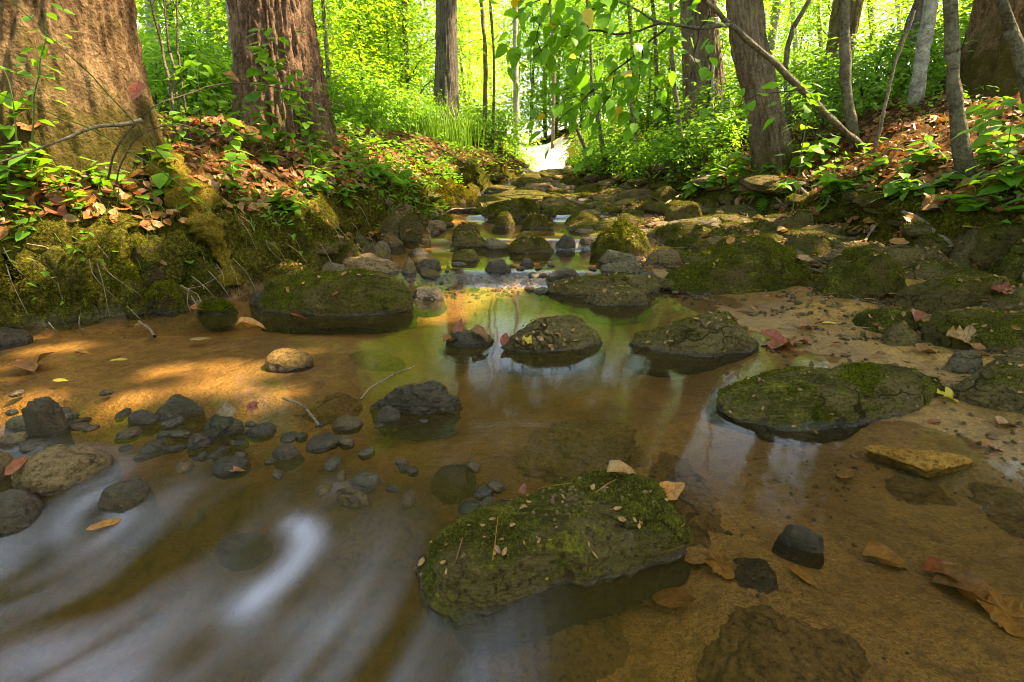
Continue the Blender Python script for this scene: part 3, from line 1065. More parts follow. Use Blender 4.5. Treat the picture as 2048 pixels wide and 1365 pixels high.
S('mossy_rock', 'peaked shaggy mossy rock right of the little waterfall', 'rock', (1184, 452, 1294, 517), 'rock_mossy', .7, 2.2, 4, .07, n=6, moss=4500, mlen=.015)
S('mossy_rock', 'mossy ledge rock left of the little waterfall', 'rock', (1018, 474, 1112, 508), 'rock_mossy', .6, 2.8, n=5, moss=2500, mlen=.013)
S('dark_rock', 'brown ledge stone with water spilling off it', 'rock', (1112, 472, 1150, 498), 'rock_dark', .8, 2.6, n=4)
S('dark_rock', 'dark ledge stone right of the spilling water', 'rock', (1154, 474, 1196, 492), 'rock_dark', .8, 2.6, n=4)
S('mossy_rock', 'dull mossy stone on the far side of the ledge pool', 'rock', (1028, 464, 1076, 482), 'rock_mossy', .7, 2.4, n=4, moss=500, mlen=.012)
S('mossy_rock', 'yellowish mossy boulder, front of a pair left of the ledge', 'rock', (902, 464, 986, 494), 'rock_half', .6, 2.6, n=5, moss=900, mlen=.010)
S('mossy_rock', 'mossy boulder, back of a pair left of the ledge', 'rock', (906, 447, 962, 478), 'rock_mossy', .8, 2.3, n=5, moss=700, mlen=.010)
S('dark_rock', 'dark lopsided stone at the head of the riffle', 'rock', (904, 500, 962, 524), 'rock_half', .6, 2.5, n=5)
S('dark_rock', 'smooth black stone in quiet water near left bank', 'rock', (818, 497, 862, 513), 'rock_dark', .6, 2.3, n=5)
S('dark_rock', 'wet brown stone on the sunlit riffle, left of the pair', 'rock', (832, 519, 886, 541), 'rock_dark', .7, 2.3, n=5)
S('dark_rock', 'wet shiny stone on the sunlit riffle, right of the pair', 'rock', (964, 520, 1026, 546), 'rock_dark', .6, 2.4, n=5)
S('dark_rock', 'tiny shiny stone right of the sunlit riffle', 'rock', (1040, 518, 1068, 532), 'rock_dark', .8, 2.3, n=4)
S('flat_stone', 'bluish-grey slab between the boulder pair and the ledge', 'rock', (966, 478, 1026, 498), 'rock_grey', .6, 3.0, n=5)
# --- left side
S('mossy_rock', 'broad mossy boulder on the left shore with small leaves on it', 'rock', (526, 543, 822, 634), 'rock_mossy', .55, 2.9, 4, .05, n=7, moss=16000, mlen=.010, thresh=-.35)
S('mossy_rock', 'small mossy stone behind the broad left boulder', 'rock', (526, 527, 642, 572), 'rock_mossy', .6, 2.5, n=5, moss=2500, mlen=.010)
S('dark_rock', 'dark stone at the left foot of the broad mossy boulder', 'rock', (502, 582, 552, 614), 'rock_dark', .8, 2.5, n=4)
S('cobble', 'bare tan boulder behind the broad left boulder', 'rock', (688, 514, 812, 549), 'rock_tan', .5, 2.5, n=5)
S('cobble', 'angular tan stone at the right end of the bare tan boulder', 'rock', (804, 515, 834, 548), 'rock_tan', .8, 2.8, n=4)
S('cobble', 'round grey-tan cobble left of the bare tan boulder', 'rock', (646, 522, 692, 549), 'rock_grey', .8, 2.3, n=4)
S('cobble', 'tan stone tucked behind the bare tan boulder', 'rock', (686, 514, 732, 530), 'rock_tan', .6, 2.5, n=4)
S('mossy_rock', 'shaggy mossy boulder at the foot of the left bank', 'rock', (652, 478, 734, 528), 'rock_mossy', .7, 2.4, n=5, moss=3500, mlen=.016)
S('mossy_slab', 'long lichen-spotted slab leaning against the left bank', 'rock', (735, 397, 812, 478), 'rock_half', .5, 3.2, n=6, moss=1200, mlen=.010, tilt=(0, .65))
S('cobble', 'green-topped dark cobble at the foot of the leaning slab', 'rock', (756, 470, 812, 496), 'rock_half', .7, 2.3, n=5)
S('cobble', 'pale green cobble left of the green-topped dark one', 'rock', (744, 484, 780, 508), 'rock_grey', .8, 2.3, n=4)
S('cobble', 'greenish cobble by the bare tan boulder', 'rock', (746, 500, 784, 518), 'rock_half', .8, 2.3, n=4)
S('mossy_rock', 'dark mossy knob of bank right of the leaning slab', 'rock', (800, 425, 868, 484), 'rock_mossy', .7, 2.4, n=5, moss=1500, mlen=.012)
S('mossy_mound', 'big golden-mossed hump of bank in sun, left of far creek', 'rock', (800, 358, 958, 424), 'rock_mossy', .5, 2.7, 3, .06, n=6, moss=9000, mlen=.028, mossmat='moss_gold', thresh=-.4)
BK = 'mossy knobs of the left bank'
for bx, lb in [((-30, 560, 70, 640), 'mossy knob of bank at the left edge above the flat stone'), ((90, 555, 190, 640), 'mossy knob of bank with stalks hanging beside it'),
               ((200, 520, 300, 630), 'tall mossy knob of bank left of the dark hollow'), ((300, 560, 372, 625), 'small mossy knob of bank jutting over the water'),
               ((370, 520, 450, 600), 'mossy knob of bank under the hanging seedling'), ((240, 470, 340, 530), 'mossy knob of bank below the rim leaves'),
               ((60, 480, 170, 560), 'upper mossy knob of bank near the left edge'), ((470, 450, 560, 530), 'brown knob of bank right of the golden root'),
               ((560, 440, 640, 520), 'undercut knob of bank above the small mossy stone'), ((400, 600, 470, 628), 'dark stone in the bank foot hollow')]:
    S('bank_knob', lb, 'bank', bx, 'rock_knob', .8, 2.2, 3, .10, n=5, moss=2600, mlen=.016, group=BK, thresh=-.2)
# --- upstream
S('mossy_rock', 'long log-shaped mossy boulder across the far creek', 'rock', (968, 402, 1092, 436), 'rock_mossy', .35, 3.0, n=6, moss=3500, mlen=.016)
S('mossy_rock', 'round mossy knob in front of the log-shaped boulder', 'rock', (984, 427, 1032, 456), 'rock_mossy', .8, 2.3, n=5, moss=1200, mlen=.014)
S('mossy_rock', 'domed mossy boulder right of the round mossy knob', 'rock', (1042, 430, 1106, 459), 'rock_mossy', .6, 2.5, n=5, moss=1500, mlen=.015)
S('mossy_rock', 'wide mossy boulder right of the domed one', 'rock', (1122, 427, 1204, 454), 'rock_mossy', .6, 2.6, n=5, moss=1800, mlen=.015)
S('mossy_rock', 'dark flat mossy boulder at the right end of the far pool', 'rock', (1214, 430, 1304, 456), 'rock_mossy', .6, 2.6, n=5, moss=1500, mlen=.014)
S('mossy_rock', 'small mossy knob right of the log-shaped boulder', 'rock', (1088, 417, 1116, 433), 'rock_mossy', .8, 2.3, n=4, moss=400, mlen=.014)
S('flat_stone', 'shaggy flat-topped block on the upper gravel bar', 'rock', (1312, 446, 1446, 480), 'rock_mossy', .5, 3.4, n=5, moss=3000, mlen=.014)
S('mossy_rock', 'sloping mossy wedge on the upper gravel bar', 'rock', (1326, 408, 1412, 446), 'rock_mossy', .6, 2.5, n=5, moss=1500, mlen=.015)
S('cobble', 'smooth olive boulder with a yellow leaf in front', 'rock', (1424, 454, 1508, 488), 'rock_half', .6, 2.5, n=5)
S('mossy_rock', 'round dark mossy ball of stone near the bank foot', 'rock', (1498, 440, 1544, 472), 'rock_mossy', .8, 2.2, n=5, moss=900, mlen=.012)
S('mossy_rock', 'low mossy ridge of stone behind the biggest boulder', 'rock', (1420, 474, 1560, 512), 'rock_mossy', .5, 2.8, n=5, moss=2500, mlen=.011)
S('mossy_rock', 'mossy slab touching the top right of the biggest boulder', 'rock', (1560, 472, 1660, 512), 'rock_mossy', .6, 2.8, n=5, moss=1500, mlen=.010)
S('mossy_rock', 'low mossy stone left of the smooth olive boulder', 'rock', (1326, 474, 1412, 498), 'rock_mossy', .6, 2.6, n=5, moss=1200, mlen=.013)
S('flat_stone', 'mossy slab standing against the right bank foot', 'rock', (1568, 424, 1624, 458), 'rock_half', .6, 2.8, n=5)
S('rotten_log', 'short dark rotten log lying at the right bank foot', 'log', (1582, 452, 1742, 474), 'rock_half', .22, 3.0, n=5)
S('cobble', 'olive stone in the shade under the bank roots', 'rock', (1540, 436, 1592, 462), 'rock_half', .7, 2.6, n=5)
S('flat_stone', 'sunlit yellowish ledge block at the far right shore', 'rock', (1238, 380, 1314, 400), 'rock_tan', .5, 3.4, n=5)
S('mossy_rock', 'long mossy shoulder of stone on the far right shore', 'rock', (1296, 376, 1352, 414), 'rock_mossy', .5, 2.6, n=5, moss=1000, mlen=.016)
S('mossy_rock', 'dark mossy boulder at the bend, left one', 'rock', (1018, 354, 1080, 376), 'rock_mossy', .6, 2.6, n=5, moss=800, mlen=.02)
S('mossy_rock', 'brown sunlit boulder at the bend, middle one', 'rock', (1076, 356, 1116, 380), 'rock_tan', .7, 2.8, n=5)
S('mossy_rock', 'mossy boulder at the bend, right one', 'rock', (1112, 352, 1164, 380), 'rock_mossy', .7, 2.6, n=5, moss=700, mlen=.02)
pb = at(735, 300, 10.5)
P, F = rock_shape(6, .85, .5, .42, 77, 2.3, 2, .03)
tag(link('pale_boulder', new_mesh('pale_boulder', P, F, True, dict(wet=np.zeros(len(P)))), MAT['rock_pale'], loc=(pb[0], pb[1], float(ground(pb[0], pb[1])) + .05), rot=(0, .25, 0)), 'pale sunlit boulder glimpsed behind the left fern', 'rock')

# --- scattered cobbles that fill the creek between the big stones
r = np.random.default_rng(21)
ZONES = [
    # name of place, y range, x fraction range across the creek, how many, size
    ('in the farthest rapids below the bend', (9.5, 12.4), (-.1, 1.15), 30, (.10, .34)),
    ('in the rapids above the log-shaped boulder', (7.0, 9.5), (-.05, 1.1), 34, (.08, .32)),
    ('beside the far pool, level with the round mossy knob', (5.2, 7.0), (.0, 1.1), 34, (.06, .26)),
    ('on the upper gravel bar behind the flat-topped block', (4.3, 5.6), (.50, 1.05), 34, (.05, .24)),
    ('on the gravel bar between grey slabs and biggest boulder', (3.0, 4.3), (.55, .95), 34, (.035, .16)),
    ('under the right bank behind the tilted slab', (2.6, 4.2), (.84, 1.06), 30, (.04, .17)),
    ('along the foot of the left bank near the leaning slab', (2.9, 5.6), (-.06, .10), 16, (.05, .14)),
    ('flat slab among the packed stones of the upper right bar', (3.2, 6.0), (.48, 1.08), 38, (.10, .26)),
    ('flat slab packed across the far channel', (6.0, 9.2), (.05, 1.12), 38, (.13, .36)),
    ('flat slab sitting in the water of the far pool', (4.8, 8.0), (.10, .62), 30, (.07, .20)),
    ('flat slab below the bend', (9.0, 12.2), (-.05, 1.1), 24, (.16, .42)),
    ('flat slab between the green pool and the biggest boulder', (2.4, 3.5), (.56, .84), 26, (.045, .13)),
    ('flat slab at the foot of the right bank', (2.3, 3.6), (.80, 1.08), 22, (.07, .18)),
    ('on the wet sand below the biggest boulder', (1.5, 2.3), (.62, 1.0), 16, (.012, .035)),
    ('on the wet sand near the yellow slab', (.95, 1.4), (.62, .95), 14, (.006, .018)),
    ('among the white water of the cascade', (.90, 1.16), (.16, .46), 30, (.012, .042)),
    ('along the lip of the left cascade', (.9, 1.2), (.16, .46), 40, (.012, .045)),
    ('on the riffle beside the bare tan boulder', (2.35, 2.9), (.02, .62), 26, (.014, .06)),
]
for place, (ya, yb), (fa, fb), cnt, (sa, sb) in ZONES:
    objs = []
    for k in range(cnt):
        for tr in range(30):
            y = r.uniform(ya, yb)
            L_, R_ = np.interp(y, L_Y, L_X), np.interp(y, R_Y, R_X)
            x = L_ + (R_ - L_) * r.uniform(fa, fb)
            s = sa * (sb / sa) ** r.uniform(0, 1)
            if place.startswith('along the lip'):
                x = r.uniform(-1.45, -.02)
                y = 1.12 - (x + 1.23) * .25 + r.normal() * .055
            if all(np.hypot(x - q[0][0], (y - q[0][1]) * 1.3) > (.52 if 'slab' in place else .72) * (q[1] + s) for q in STONES):
                break
        if place.startswith('among the white') or y < 1.5:
            zs = float(surf(x, y))
        else:
            zs = float(surf(x, y))
        a_, b_, c_ = s, s * r.uniform(.5, .95), s * (r.uniform(.16, .30) if 'flat slab' in place else r.uniform(.30, .6) if y < 2.9 else r.uniform(.2, .42))
        P, F = rock_shape(4 if s > .05 else 3, a_, b_, c_, 1000 + k + int(ya * 1000), r.uniform(2.2, 3.2), 4, .06, None, r.uniform(0, 6.28), (r.normal() * .10, r.normal() * .10), .03)
        loc = np.array([x, y, zs + c_ * (r.uniform(-.05, .35) if y > 1.2 else r.uniform(-.35, .25))])
        W = P + loc
        wet = ss(.018, .0, W[:, 2] - zw(W[:, 0], W[:, 1]))
        if y < 1.3 and x < 0:
            wet = np.maximum(wet, .85)
        if y < 1.2 and x < 0:
            m = r.choice(['rock_dark', 'rock_dark', 'rock_brown', 'rock_grey'])
        elif s < .05:
            m = r.choice(['rock_tan', 'rock_grey', 'rock_dark', 'rock_brown'])
        else:
            m = r.choice(['rock_mossy', 'rock_half', 'rock_tan', 'rock_grey', 'rock_half', 'rock_mossy'])
        o = link('cobble', new_mesh('cobble', P, F, True, dict(wet=wet)), MAT[m], loc=loc)
        STONES.append((loc, s))
        objs.append(o)
        if s > .09 and m != 'rock_tan':
            mt = moss_tufts(P, F, .2, 500, .016, .0022, 7 + k, -.2)
            if mt:
                link('moss', new_mesh('moss', mt[0], mt[1], False), MAT['moss'], o)['kind'] = 'stuff'
    what = 'pebble' if sb < .05 else 'cobble'
    if place.startswith('flat slab'):
        what, place = 'flat slab', place[10:]
        for o in objs:
            o.name = 'flat_stone'
    order_labels(objs, what, place, 'rock', what + 's ' + place)

# loose gravel, too many to count
n = 7000
yy = .5 + 5.0 * r.uniform(0, 1, n) ** 1.3
L_, R_ = np.interp(yy, L_Y, L_X), np.interp(yy, R_Y, R_X)
E_ = np.interp(yy, E_Y, E_X)
xx = np.where(yy < 1.3, r.uniform(.15, 1.9, n), E_ + (R_ - E_) * r.uniform(-.12, 1.0, n))
rif = np.arange(n) < 900
yy = np.where(rif, r.normal(2.62, .16, n), yy)
xx = np.where(rif, r.uniform(-.9, .3, n), xx)
cl_ = fbm(v3(xx * 4, yy * 4, 0 * xx), 3) + r.normal(size=n) * .15 > np.where(yy < 1.35, .22, .0)
cl_ |= rif
xx, yy = xx[cl_], yy[cl_]
n = len(xx)
szz = r.uniform(.003, .011, n) * np.interp(yy, [.5, 1.2, 3, 5.5], [.35, .8, 1.6, 2.5])
D, F0 = ico(2)
gzv = ground(xx, yy)
V = D[None] * (szz[:, None] * r.uniform(.5, 1, (n, 3)))[:, None, :] * (1 + .18 * r.normal(size=(n, len(D), 1))) + np.stack([xx, yy, gzv + szz * .2], -1)[:, None, :]
F = (F0[None] + (np.arange(n) * len(D))[:, None, None]).reshape(-1, 3)
V = V.reshape(-1, 3)
tag(link('loose_gravel', new_mesh('loose_gravel', V, F, True, dict(wet=np.repeat(.45 * ss(.03, 0, gzv - zw(xx, yy)), len(D)))), MAT['rock_tan']), 'fine gravel strewn over the right bar and the riffle', 'gravel', kind='stuff')

# ------------------------------------------------------------------ trunks, limbs, twigs
def catmull(P, n):
    P = np.asarray(P, float)
    k = len(P)
    if k == 2:
        t = np.linspace(0, 1, n)[:, None]
        return P[0] * (1 - t) + P[1] * t
    E = np.concatenate([[2 * P[0] - P[1]], P, [2 * P[-1] - P[-2]]])
    out = []
    for t in np.linspace(0, k - 1 - 1e-9, n):
        i = int(t)
        f = t - i
        a, b, c, d = E[i], E[i + 1], E[i + 2], E[i + 3]
        out.append(.5 * ((2 * b) + (c - a) * f + (2 * a - 5 * b + 4 * c - d) * f * f + (3 * b - 3 * c + d - a) * f ** 3))
    return np.array(out)


def tube_arrays(pts, rad, rings, seg):
    """ring vertices of a tapering tube through pts"""
    Q = catmull(np.column_stack([np.asarray(pts, float), np.asarray(rad, float)]), rings)
    C, Rr = Q[:, :3], np.maximum(Q[:, 3], .0006)
    T = np.gradient(C, axis=0)
    T /= np.maximum(np.linalg.norm(T, axis=1), 1e-9)[:, None]
    ref = np.array([0.0, 1, 0]) if abs(T[0, 1]) < .9 else np.array([1.0, 0, 0])
    U = np.cross(T, ref)
    U /= np.maximum(np.linalg.norm(U, axis=1), 1e-9)[:, None]
    W = np.cross(T, U)
    ph = np.linspace(0, 2 * math.pi, seg, endpoint=False)
    ring = np.cos(ph)[None, :, None] * U[:, None] + np.sin(ph)[None, :, None] * W[:, None]
    ii = np.arange(rings * seg).reshape(rings, seg)
    jj = np.roll(ii, -1, 1)
    F = np.stack([ii[:-1], jj[:-1], jj[1:], ii[1:]], -1).reshape(-1, 4)
    return C, Rr, ring, ph, F


def tube_mesh(name, pts, rad, rings=14, seg=7, wob=0.0, seed=0):
    C, Rr, ring, ph, F = tube_arrays(pts, rad, rings, seg)
    V = C[:, None] + ring * Rr[:, None, None]
    V = V.reshape(-1, 3)
    if wob:
        V = V + wob * np.stack([perlin(V * 9 + seed), perlin(V * 9 + seed + 50), perlin(V * 9 + seed + 90)], -1)
    return new_mesh(name, V, F, True, dict(hb=np.full(len(V), 9.0)))


def join_tubes(name, tubes, rings=10, seg=5):
    Vs, Fs, o = [], [], 0
    for pts, rad in tubes:
        C, Rr, ring, ph, F = tube_arrays(pts, rad, rings, seg)
        V = (C[:, None] + ring * Rr[:, None, None]).reshape(-1, 3)
        Vs.append(V)
        Fs.append(F + o)
        o += len(V)
    V = np.concatenate(Vs)
    return new_mesh(name, V, np.concatenate(Fs), True, dict(hb=np.full(len(V), 9.0)))


def trunk_mesh(pts, rad, seed, base, ridge=.05, nridge=14, flare=.5, fh=.25, lobes=5, rings=150, seg=84, gouge=None, zfreq=2.2):
    """trunk with bark ridges and a root flare; base is the z of the ground at its foot"""
    C, Rr, ring, ph, F = tube_arrays(pts, rad, rings, seg)
    zz = C[:, 2] - base
    fl = np.exp(-np.maximum(zz, -.1) / fh)
    PH = np.broadcast_to(ph, (rings, seg))
    Zc = np.broadcast_to(C[:, 2][:, None], (rings, seg))
    wz_ = .5 * perlin(np.stack([np.cos(PH).ravel() * 2, np.sin(PH).ravel() * 2, Zc.ravel() * 3], -1) + seed)
    cyl = np.stack([np.cos(PH).ravel() * nridge / 3.2 + wz_, np.sin(PH).ravel() * nridge / 3.2 + wz_, Zc.ravel() * zfreq], -1)
    rd = fbm(cyl + seed * 3.1, 3, .55, ridged=True).reshape(rings, seg)
    lob = 1 + .55 * np.cos(lobes * PH + seed) + .4 * np.cos((lobes - 2) * PH + 2 * seed)
    big = fbm(np.stack([np.cos(PH).ravel(), np.sin(PH).ravel(), Zc.ravel() * 1.5], -1) * 1.2 + seed, 2).reshape(rings, seg)
    k = 1 + ridge * (rd - .7) + .06 * big + flare * fl[:, None] * np.maximum(lob, .1)
    if gouge is not None:
        gph, gw, gd, gz0, gz1 = gouge
        da = np.angle(np.exp(1j * (PH - gph - .25 * np.sin(Zc * 2.3))))
        k = k - gd * np.exp(-(da / gw) ** 2) * ss(gz0, gz0 + .3, Zc) * ss(gz1 + .4, gz1, Zc)
    V = C[:, None] + ring * (Rr[:, None] * k)[:, :, None]
    V = V.reshape(-1, 3)
    hb = (V[:, 2] - base)
    return V, F, hb


def leaf_cloud(centres, normals, n_per, spread, size, seed, droop=.25):
    """sprays of two-faced leaves round the given twig ends"""
    r = np.random.default_rng(seed)
    m = len(centres)
    n = m * n_per
    C = np.repeat(centres, n_per, 0)
    N = np.repeat(normals, n_per, 0) + r.normal(scale=.33, size=(n, 3))
    N /= np.linalg.norm(N, axis=1)[:, None]
    off = r.normal(size=(n, 3)) * np.asarray(spread)
    off[:, 2] -= droop * np.hypot(off[:, 0], off[:, 1]) ** 2 / max(spread[0], 1e-3)
    P = C + off
    A = np.cross(N, r.normal(size=(n, 3)))
    A /= np.maximum(np.linalg.norm(A, axis=1), 1e-9)[:, None]
    B = np.cross(N, A)
    s = (size * r.uniform(.6, 1.25, n))[:, None]
    w = s * r.uniform(.42, .62, n)[:, None]
    fold = (N * s * r.uniform(-.02, .16, n)[:, None])
    tipd = -N * s * r.uniform(0, .25, n)[:, None]
    base = P - A * s * .5
    tip = P + A * s * .5 + tipd
    lf = P + B * w * .5 - A * s * .06 + fold
    rt = P - B * w * .5 - A * s * .06 + fold
    V = np.stack([base, lf, tip, rt], 1).reshape(-1, 3)
    k = np.arange(n) * 4
    F = np.concatenate([np.stack([k, k + 1, k + 2], -1), np.stack([k, k + 2, k + 3], -1)])
    return V, F, P


# places where the canopy is open and the sun reaches the ground
def gap(u, v, r_, Y=None):
    return (at(u, v, Y) if Y else hit(u, v), r_)


GAPS = [gap(470, 745, .17), gap(330, 735, .10), gap(560, 780, .10), gap(150, 690, .08), gap(250, 790, .07), gap(60, 790, .10), gap(610, 700, .07),
        gap(900, 590, .20), gap(760, 528, .16), gap(1000, 575, .15), gap(1060, 560, .12), gap(830, 600, .1),
        gap(230, 110, .22, 2.3), gap(270, 210, .18, 2.2), gap(200, 30, .25, 2.4), gap(350, 310, .12, 2.2), gap(410, 370, .10), gap(440, 345, .12),
        gap(560, 60, .28, 3.9), gap(600, 130, .12, 3.9), gap(650, 440, .10), gap(560, 560, .06), gap(620, 530, .06),
        gap(890, 380, .45), gap(780, 330, .5), gap(1760, 310, .34), gap(1850, 285, .42), gap(1950, 265, .45), gap(1680, 340, .25), gap(1960, 225, .45), gap(1820, 345, .2),
        gap(1700, 530, .09), gap(1380, 470, .12), gap(1250, 470, .12), gap(1850, 525, .08), gap(1600, 470, .10), gap(1330, 430, .18), gap(1950, 600, .06), gap(680, 575, .10), gap(1440, 530, .07), gap(1560, 560, .06), gap(1360, 660, .05), gap(330, 350, .10), gap(380, 400, .09), gap(100, 420, .06), gap(600, 420, .08), gap(520, 380, .10), gap(1180, 560, .07), gap(1240, 520, .07), gap(2005, 592, .06), gap(1740, 420, .05), gap(1660, 500, .07), gap(1920, 575, .06), gap(1480, 500, .10), gap(1150, 445, .25), gap(1060, 395, .5), gap(1250, 385, .5),
        gap(600, 200, 1.6, 8), gap(750, 120, 1.6, 9.5), gap(420, 120, 1.3, 7), gap(780, 300, 1.2, 8), gap(1130, 330, 1.5), gap(1500, 250, .8, 4.4), gap(1400, 120, .5, 7)]
_rf = np.random.default_rng(91)
for _k in range(120):
    _y = 2.9 + 7 * _rf.uniform() ** 1.3
    _x = _rf.uniform(np.interp(_y, L_Y, L_X) - 1.2, np.interp(_y, R_Y, R_X) + 1.2)
    GAPS.append((np.array([_x, _y, float(surf(_x, _y)) + .05]), _rf.uniform(.05, .17) * (1 + _y / 8)))
GP = np.array([g[0] for g in GAPS])
GR = np.array([g[1] for g in GAPS])


def open_gaps(P):
    """True for leaves that do not stand between the sun and a clearing"""
    keep = np.ones(len(P), bool)
    wob = 1 + .5 * perlin(P * 2.3)
    for g, rr_ in zip(GP, GR):
        d = P - g
        t = d @ SUN_DIR
        q = np.linalg.norm(d - t[:, None] * SUN_DIR, axis=1)
        keep &= ~((q < rr_ * wob) & (t > 0))
    return keep


def canopy(tree, boxes, seed, n=900, n_per=14, size=.17):
    """a crown of leaf sprays filling ellipsoids (centre, radii), in world space"""
    r = np.random.default_rng(seed)
    Vs, Fs, o = [], [], 0
    for c, rad in boxes:
        d = r.normal(size=(n, 3))
        d /= np.linalg.norm(d, axis=1)[:, None]
        C = np.array(c) + d * np.array(rad) * (r.uniform(0, 1, n) ** .45)[:, None]
        N = np.tile([0, 0, 1.0], (n, 1)) + .5 * d
        V, F, P = leaf_cloud(C, N, n_per, (.32, .32, .09), size, seed + 5)
        kp = open_gaps(P)
        m = len(P)
        F = F[np.concatenate([kp, kp])]
        Vs.append(V)
        Fs.append(F + o)
        o += len(V)
    V = np.concatenate(Vs) - np.array(tree.location)
    F = np.concatenate(Fs)
    used = np.unique(F)
    remap = np.zeros(len(V), int)
    remap[used] = np.arange(len(used))
    return link('crown', new_mesh('crown', V[used], remap[F], False), MAT['leaf_canopy'], tree)


def big_tree(name, label, px, Y, width, mat, seed, top=9.0, ridge=.06, nridge=14, flare=.4, fh=.25, lobes=5, gouge=None, seg=84, rings=150, cat='tree', group=None, lean=None, zfreq=2.2):
    """px: photo points down the trunk's middle from the top of the frame to its foot; width: trunk widths in photo pixels there"""
    if Y is None:
        Y = hit(*px[-1])[1]
    pts = [at(u, v, Y) for u, v in px]
    zc = [project(p[None])[2][0] for p in pts]
    rad = [w / 2 * z / FPX for w, z in zip(width, zc)]
    foot = pts[-1]
    gz_ = float(ground(foot[0], foot[1]))
    d = (pts[0] - pts[1]) / max(pts[0][2] - pts[1][2], .05)
    d = np.array([np.clip(d[0], -.35, .35), 0, 1.0]) if lean is None else np.array(lean)
    upper = [pts[0] + d * h for h in (1.2, 3.0, top)]
    upr = [rad[0] * .93, rad[0] * .8, rad[0] * .35]
    allp = upper[::-1] + pts + [np.array([foot[0], foot[1], min(gz_, foot[2]) - .25])]
    allr = upr[::-1] + rad + [rad[-1] * 1.05]
    allp, allr = allp[::-1], allr[::-1]
    # sample the visible length densely
    V, F, hb = trunk_mesh(allp, allr, seed, min(gz_, foot[2]), ridge, nridge, flare, fh, lobes, rings, seg, gouge, zfreq)
    t = empty(name, (foot[0], foot[1], gz_))
    tag(t, label, cat, group)
    link('trunk', new_mesh('trunk', V - np.array(t.location), F, True, dict(hb=hb)), MAT[mat], t)
    t['top'] = [float(c) for c in upper[-1]]
    return t


# --- the trees that stand in the photograph
TG = 'old trees on the creek banks'
t1 = big_tree('old_tree', 'massive leaning trunk at upper left, its root thick with golden moss', [(112, -20), (124, 150), (132, 290), (132, 400)], 2.55, [250, 285, 335, 400], 'bark_big', 3, 8, -.045, 24, .07, .16, 4, seg=230, rings=330, zfreq=3.2)
t2 = big_tree('old_tree', 'stout reddish furrowed trunk, second from the left', [(542, -10), (560, 140), (575, 290)], 4.2, [146, 156, 172], 'bark_red', 11, 9, .10, 30, .08, .3, 5, seg=200, rings=260, zfreq=3.5)
t3 = big_tree('old_tree', 'grey trunk beside the far creek with a small sign nailed on', [(893, -10), (893, 150), (892, 318)], 9.0, [40, 44, 54], 'bark_grey', 5, 9, .10, 20, .14, .4, 5)
t4 = big_tree('old_tree', 'straight brown furrowed trunk right of centre behind hanging leaves', [(1396, -10), (1404, 130), (1416, 262)], 7.0, [66, 72, 78], 'bark_brown', 8, 9, .10, 28, .08, .3, 5, seg=140)
t5 = big_tree('hollow_tree', 'split half-hollow trunk leaning left behind the fallen-leaf bank', [(1486, -10), (1502, 110), (1530, 230), (1545, 332)], None, [60, 62, 58, 70], 'bark_brown', 14, 7, .14, 14, .06, .2, 4, (math.pi * 1.5, .5, .42, .2, 3.2), seg=110)
t6 = big_tree('old_tree', 'olive-barked trunk far right of centre, in the sunny woods', [(1698, -10), (1680, 100), (1668, 190)], 9.5, [50, 46, 50], 'bark_brown', 17, 9, .08, 18, .2, .3, 4)
t10 = big_tree('old_tree', 'huge trunk at the upper right edge sweeping down into a mossy root', [(2030, -10), (2015, 100), (1995, 215)], 5.0, [120, 150, 190], 'bark_big', 23, 9, .07, 16, .30, .25, 4, seg=100)
for tr, sd in ((t1, 1), (t2, 2), (t3, 3), (t4, 4), (t5, 5), (t6, 6), (t10, 7)):
    p = np.array(tr['top'])
    del tr['top']
    r_ = np.random.default_rng(sd)
    for k in range(4):
        a_ = r_.uniform(0, 6.28)
        q = p - np.array([0, 0, r_.uniform(.5, 3)])
        e = q + np.array([math.cos(a_) * 2.2, math.sin(a_) * 2.2, r_.uniform(.6, 1.6)])
        link('limb', tube_mesh('limb', [q - np.array(tr.location), (q + e) / 2 + (0, 0, .3) - np.array(tr.location), e - np.array(tr.location)], [.07, .05, .012], 10, 8), MAT['bark_grey'], tr)
canopy(t10, [((5.6, 3.2, 6.6), (2.6, 2.6, 1.6)), ((8.0, 4.6, 5.0), (2.0, 2.2, 1.5))], 61, 800)  # crowns out of view, set where they block sun and sky reflection
canopy(t5, [((4.4, 4.2, 7.0), (2.5, 2.6, 1.3))], 62, 700)
canopy(t1, [((-2.4, 4.2, 6.6), (2.4, 2.0, 1.1))], 63, 500)
canopy(t2, [((.2, 5.6, 6.8), (2.3, 2.2, 1.1))], 64, 450)
canopy(t4, [((2.6, 6.8, 7.0), (2.6, 2.2, 1.2)), ((.8, 8.3, 6.2), (2.6, 1.6, 1.2))], 65, 520)
canopy(t6, [((6.4, 6.6, 5.4), (2.6, 2.0, 1.6))], 66, 700)
canopy(t3, [((.4, 10.8, 5.9), (3.2, 2.0, 1.7)), ((-3.4, 9.8, 5.9), (2.2, 2.0, 1.5))], 67, 1000)
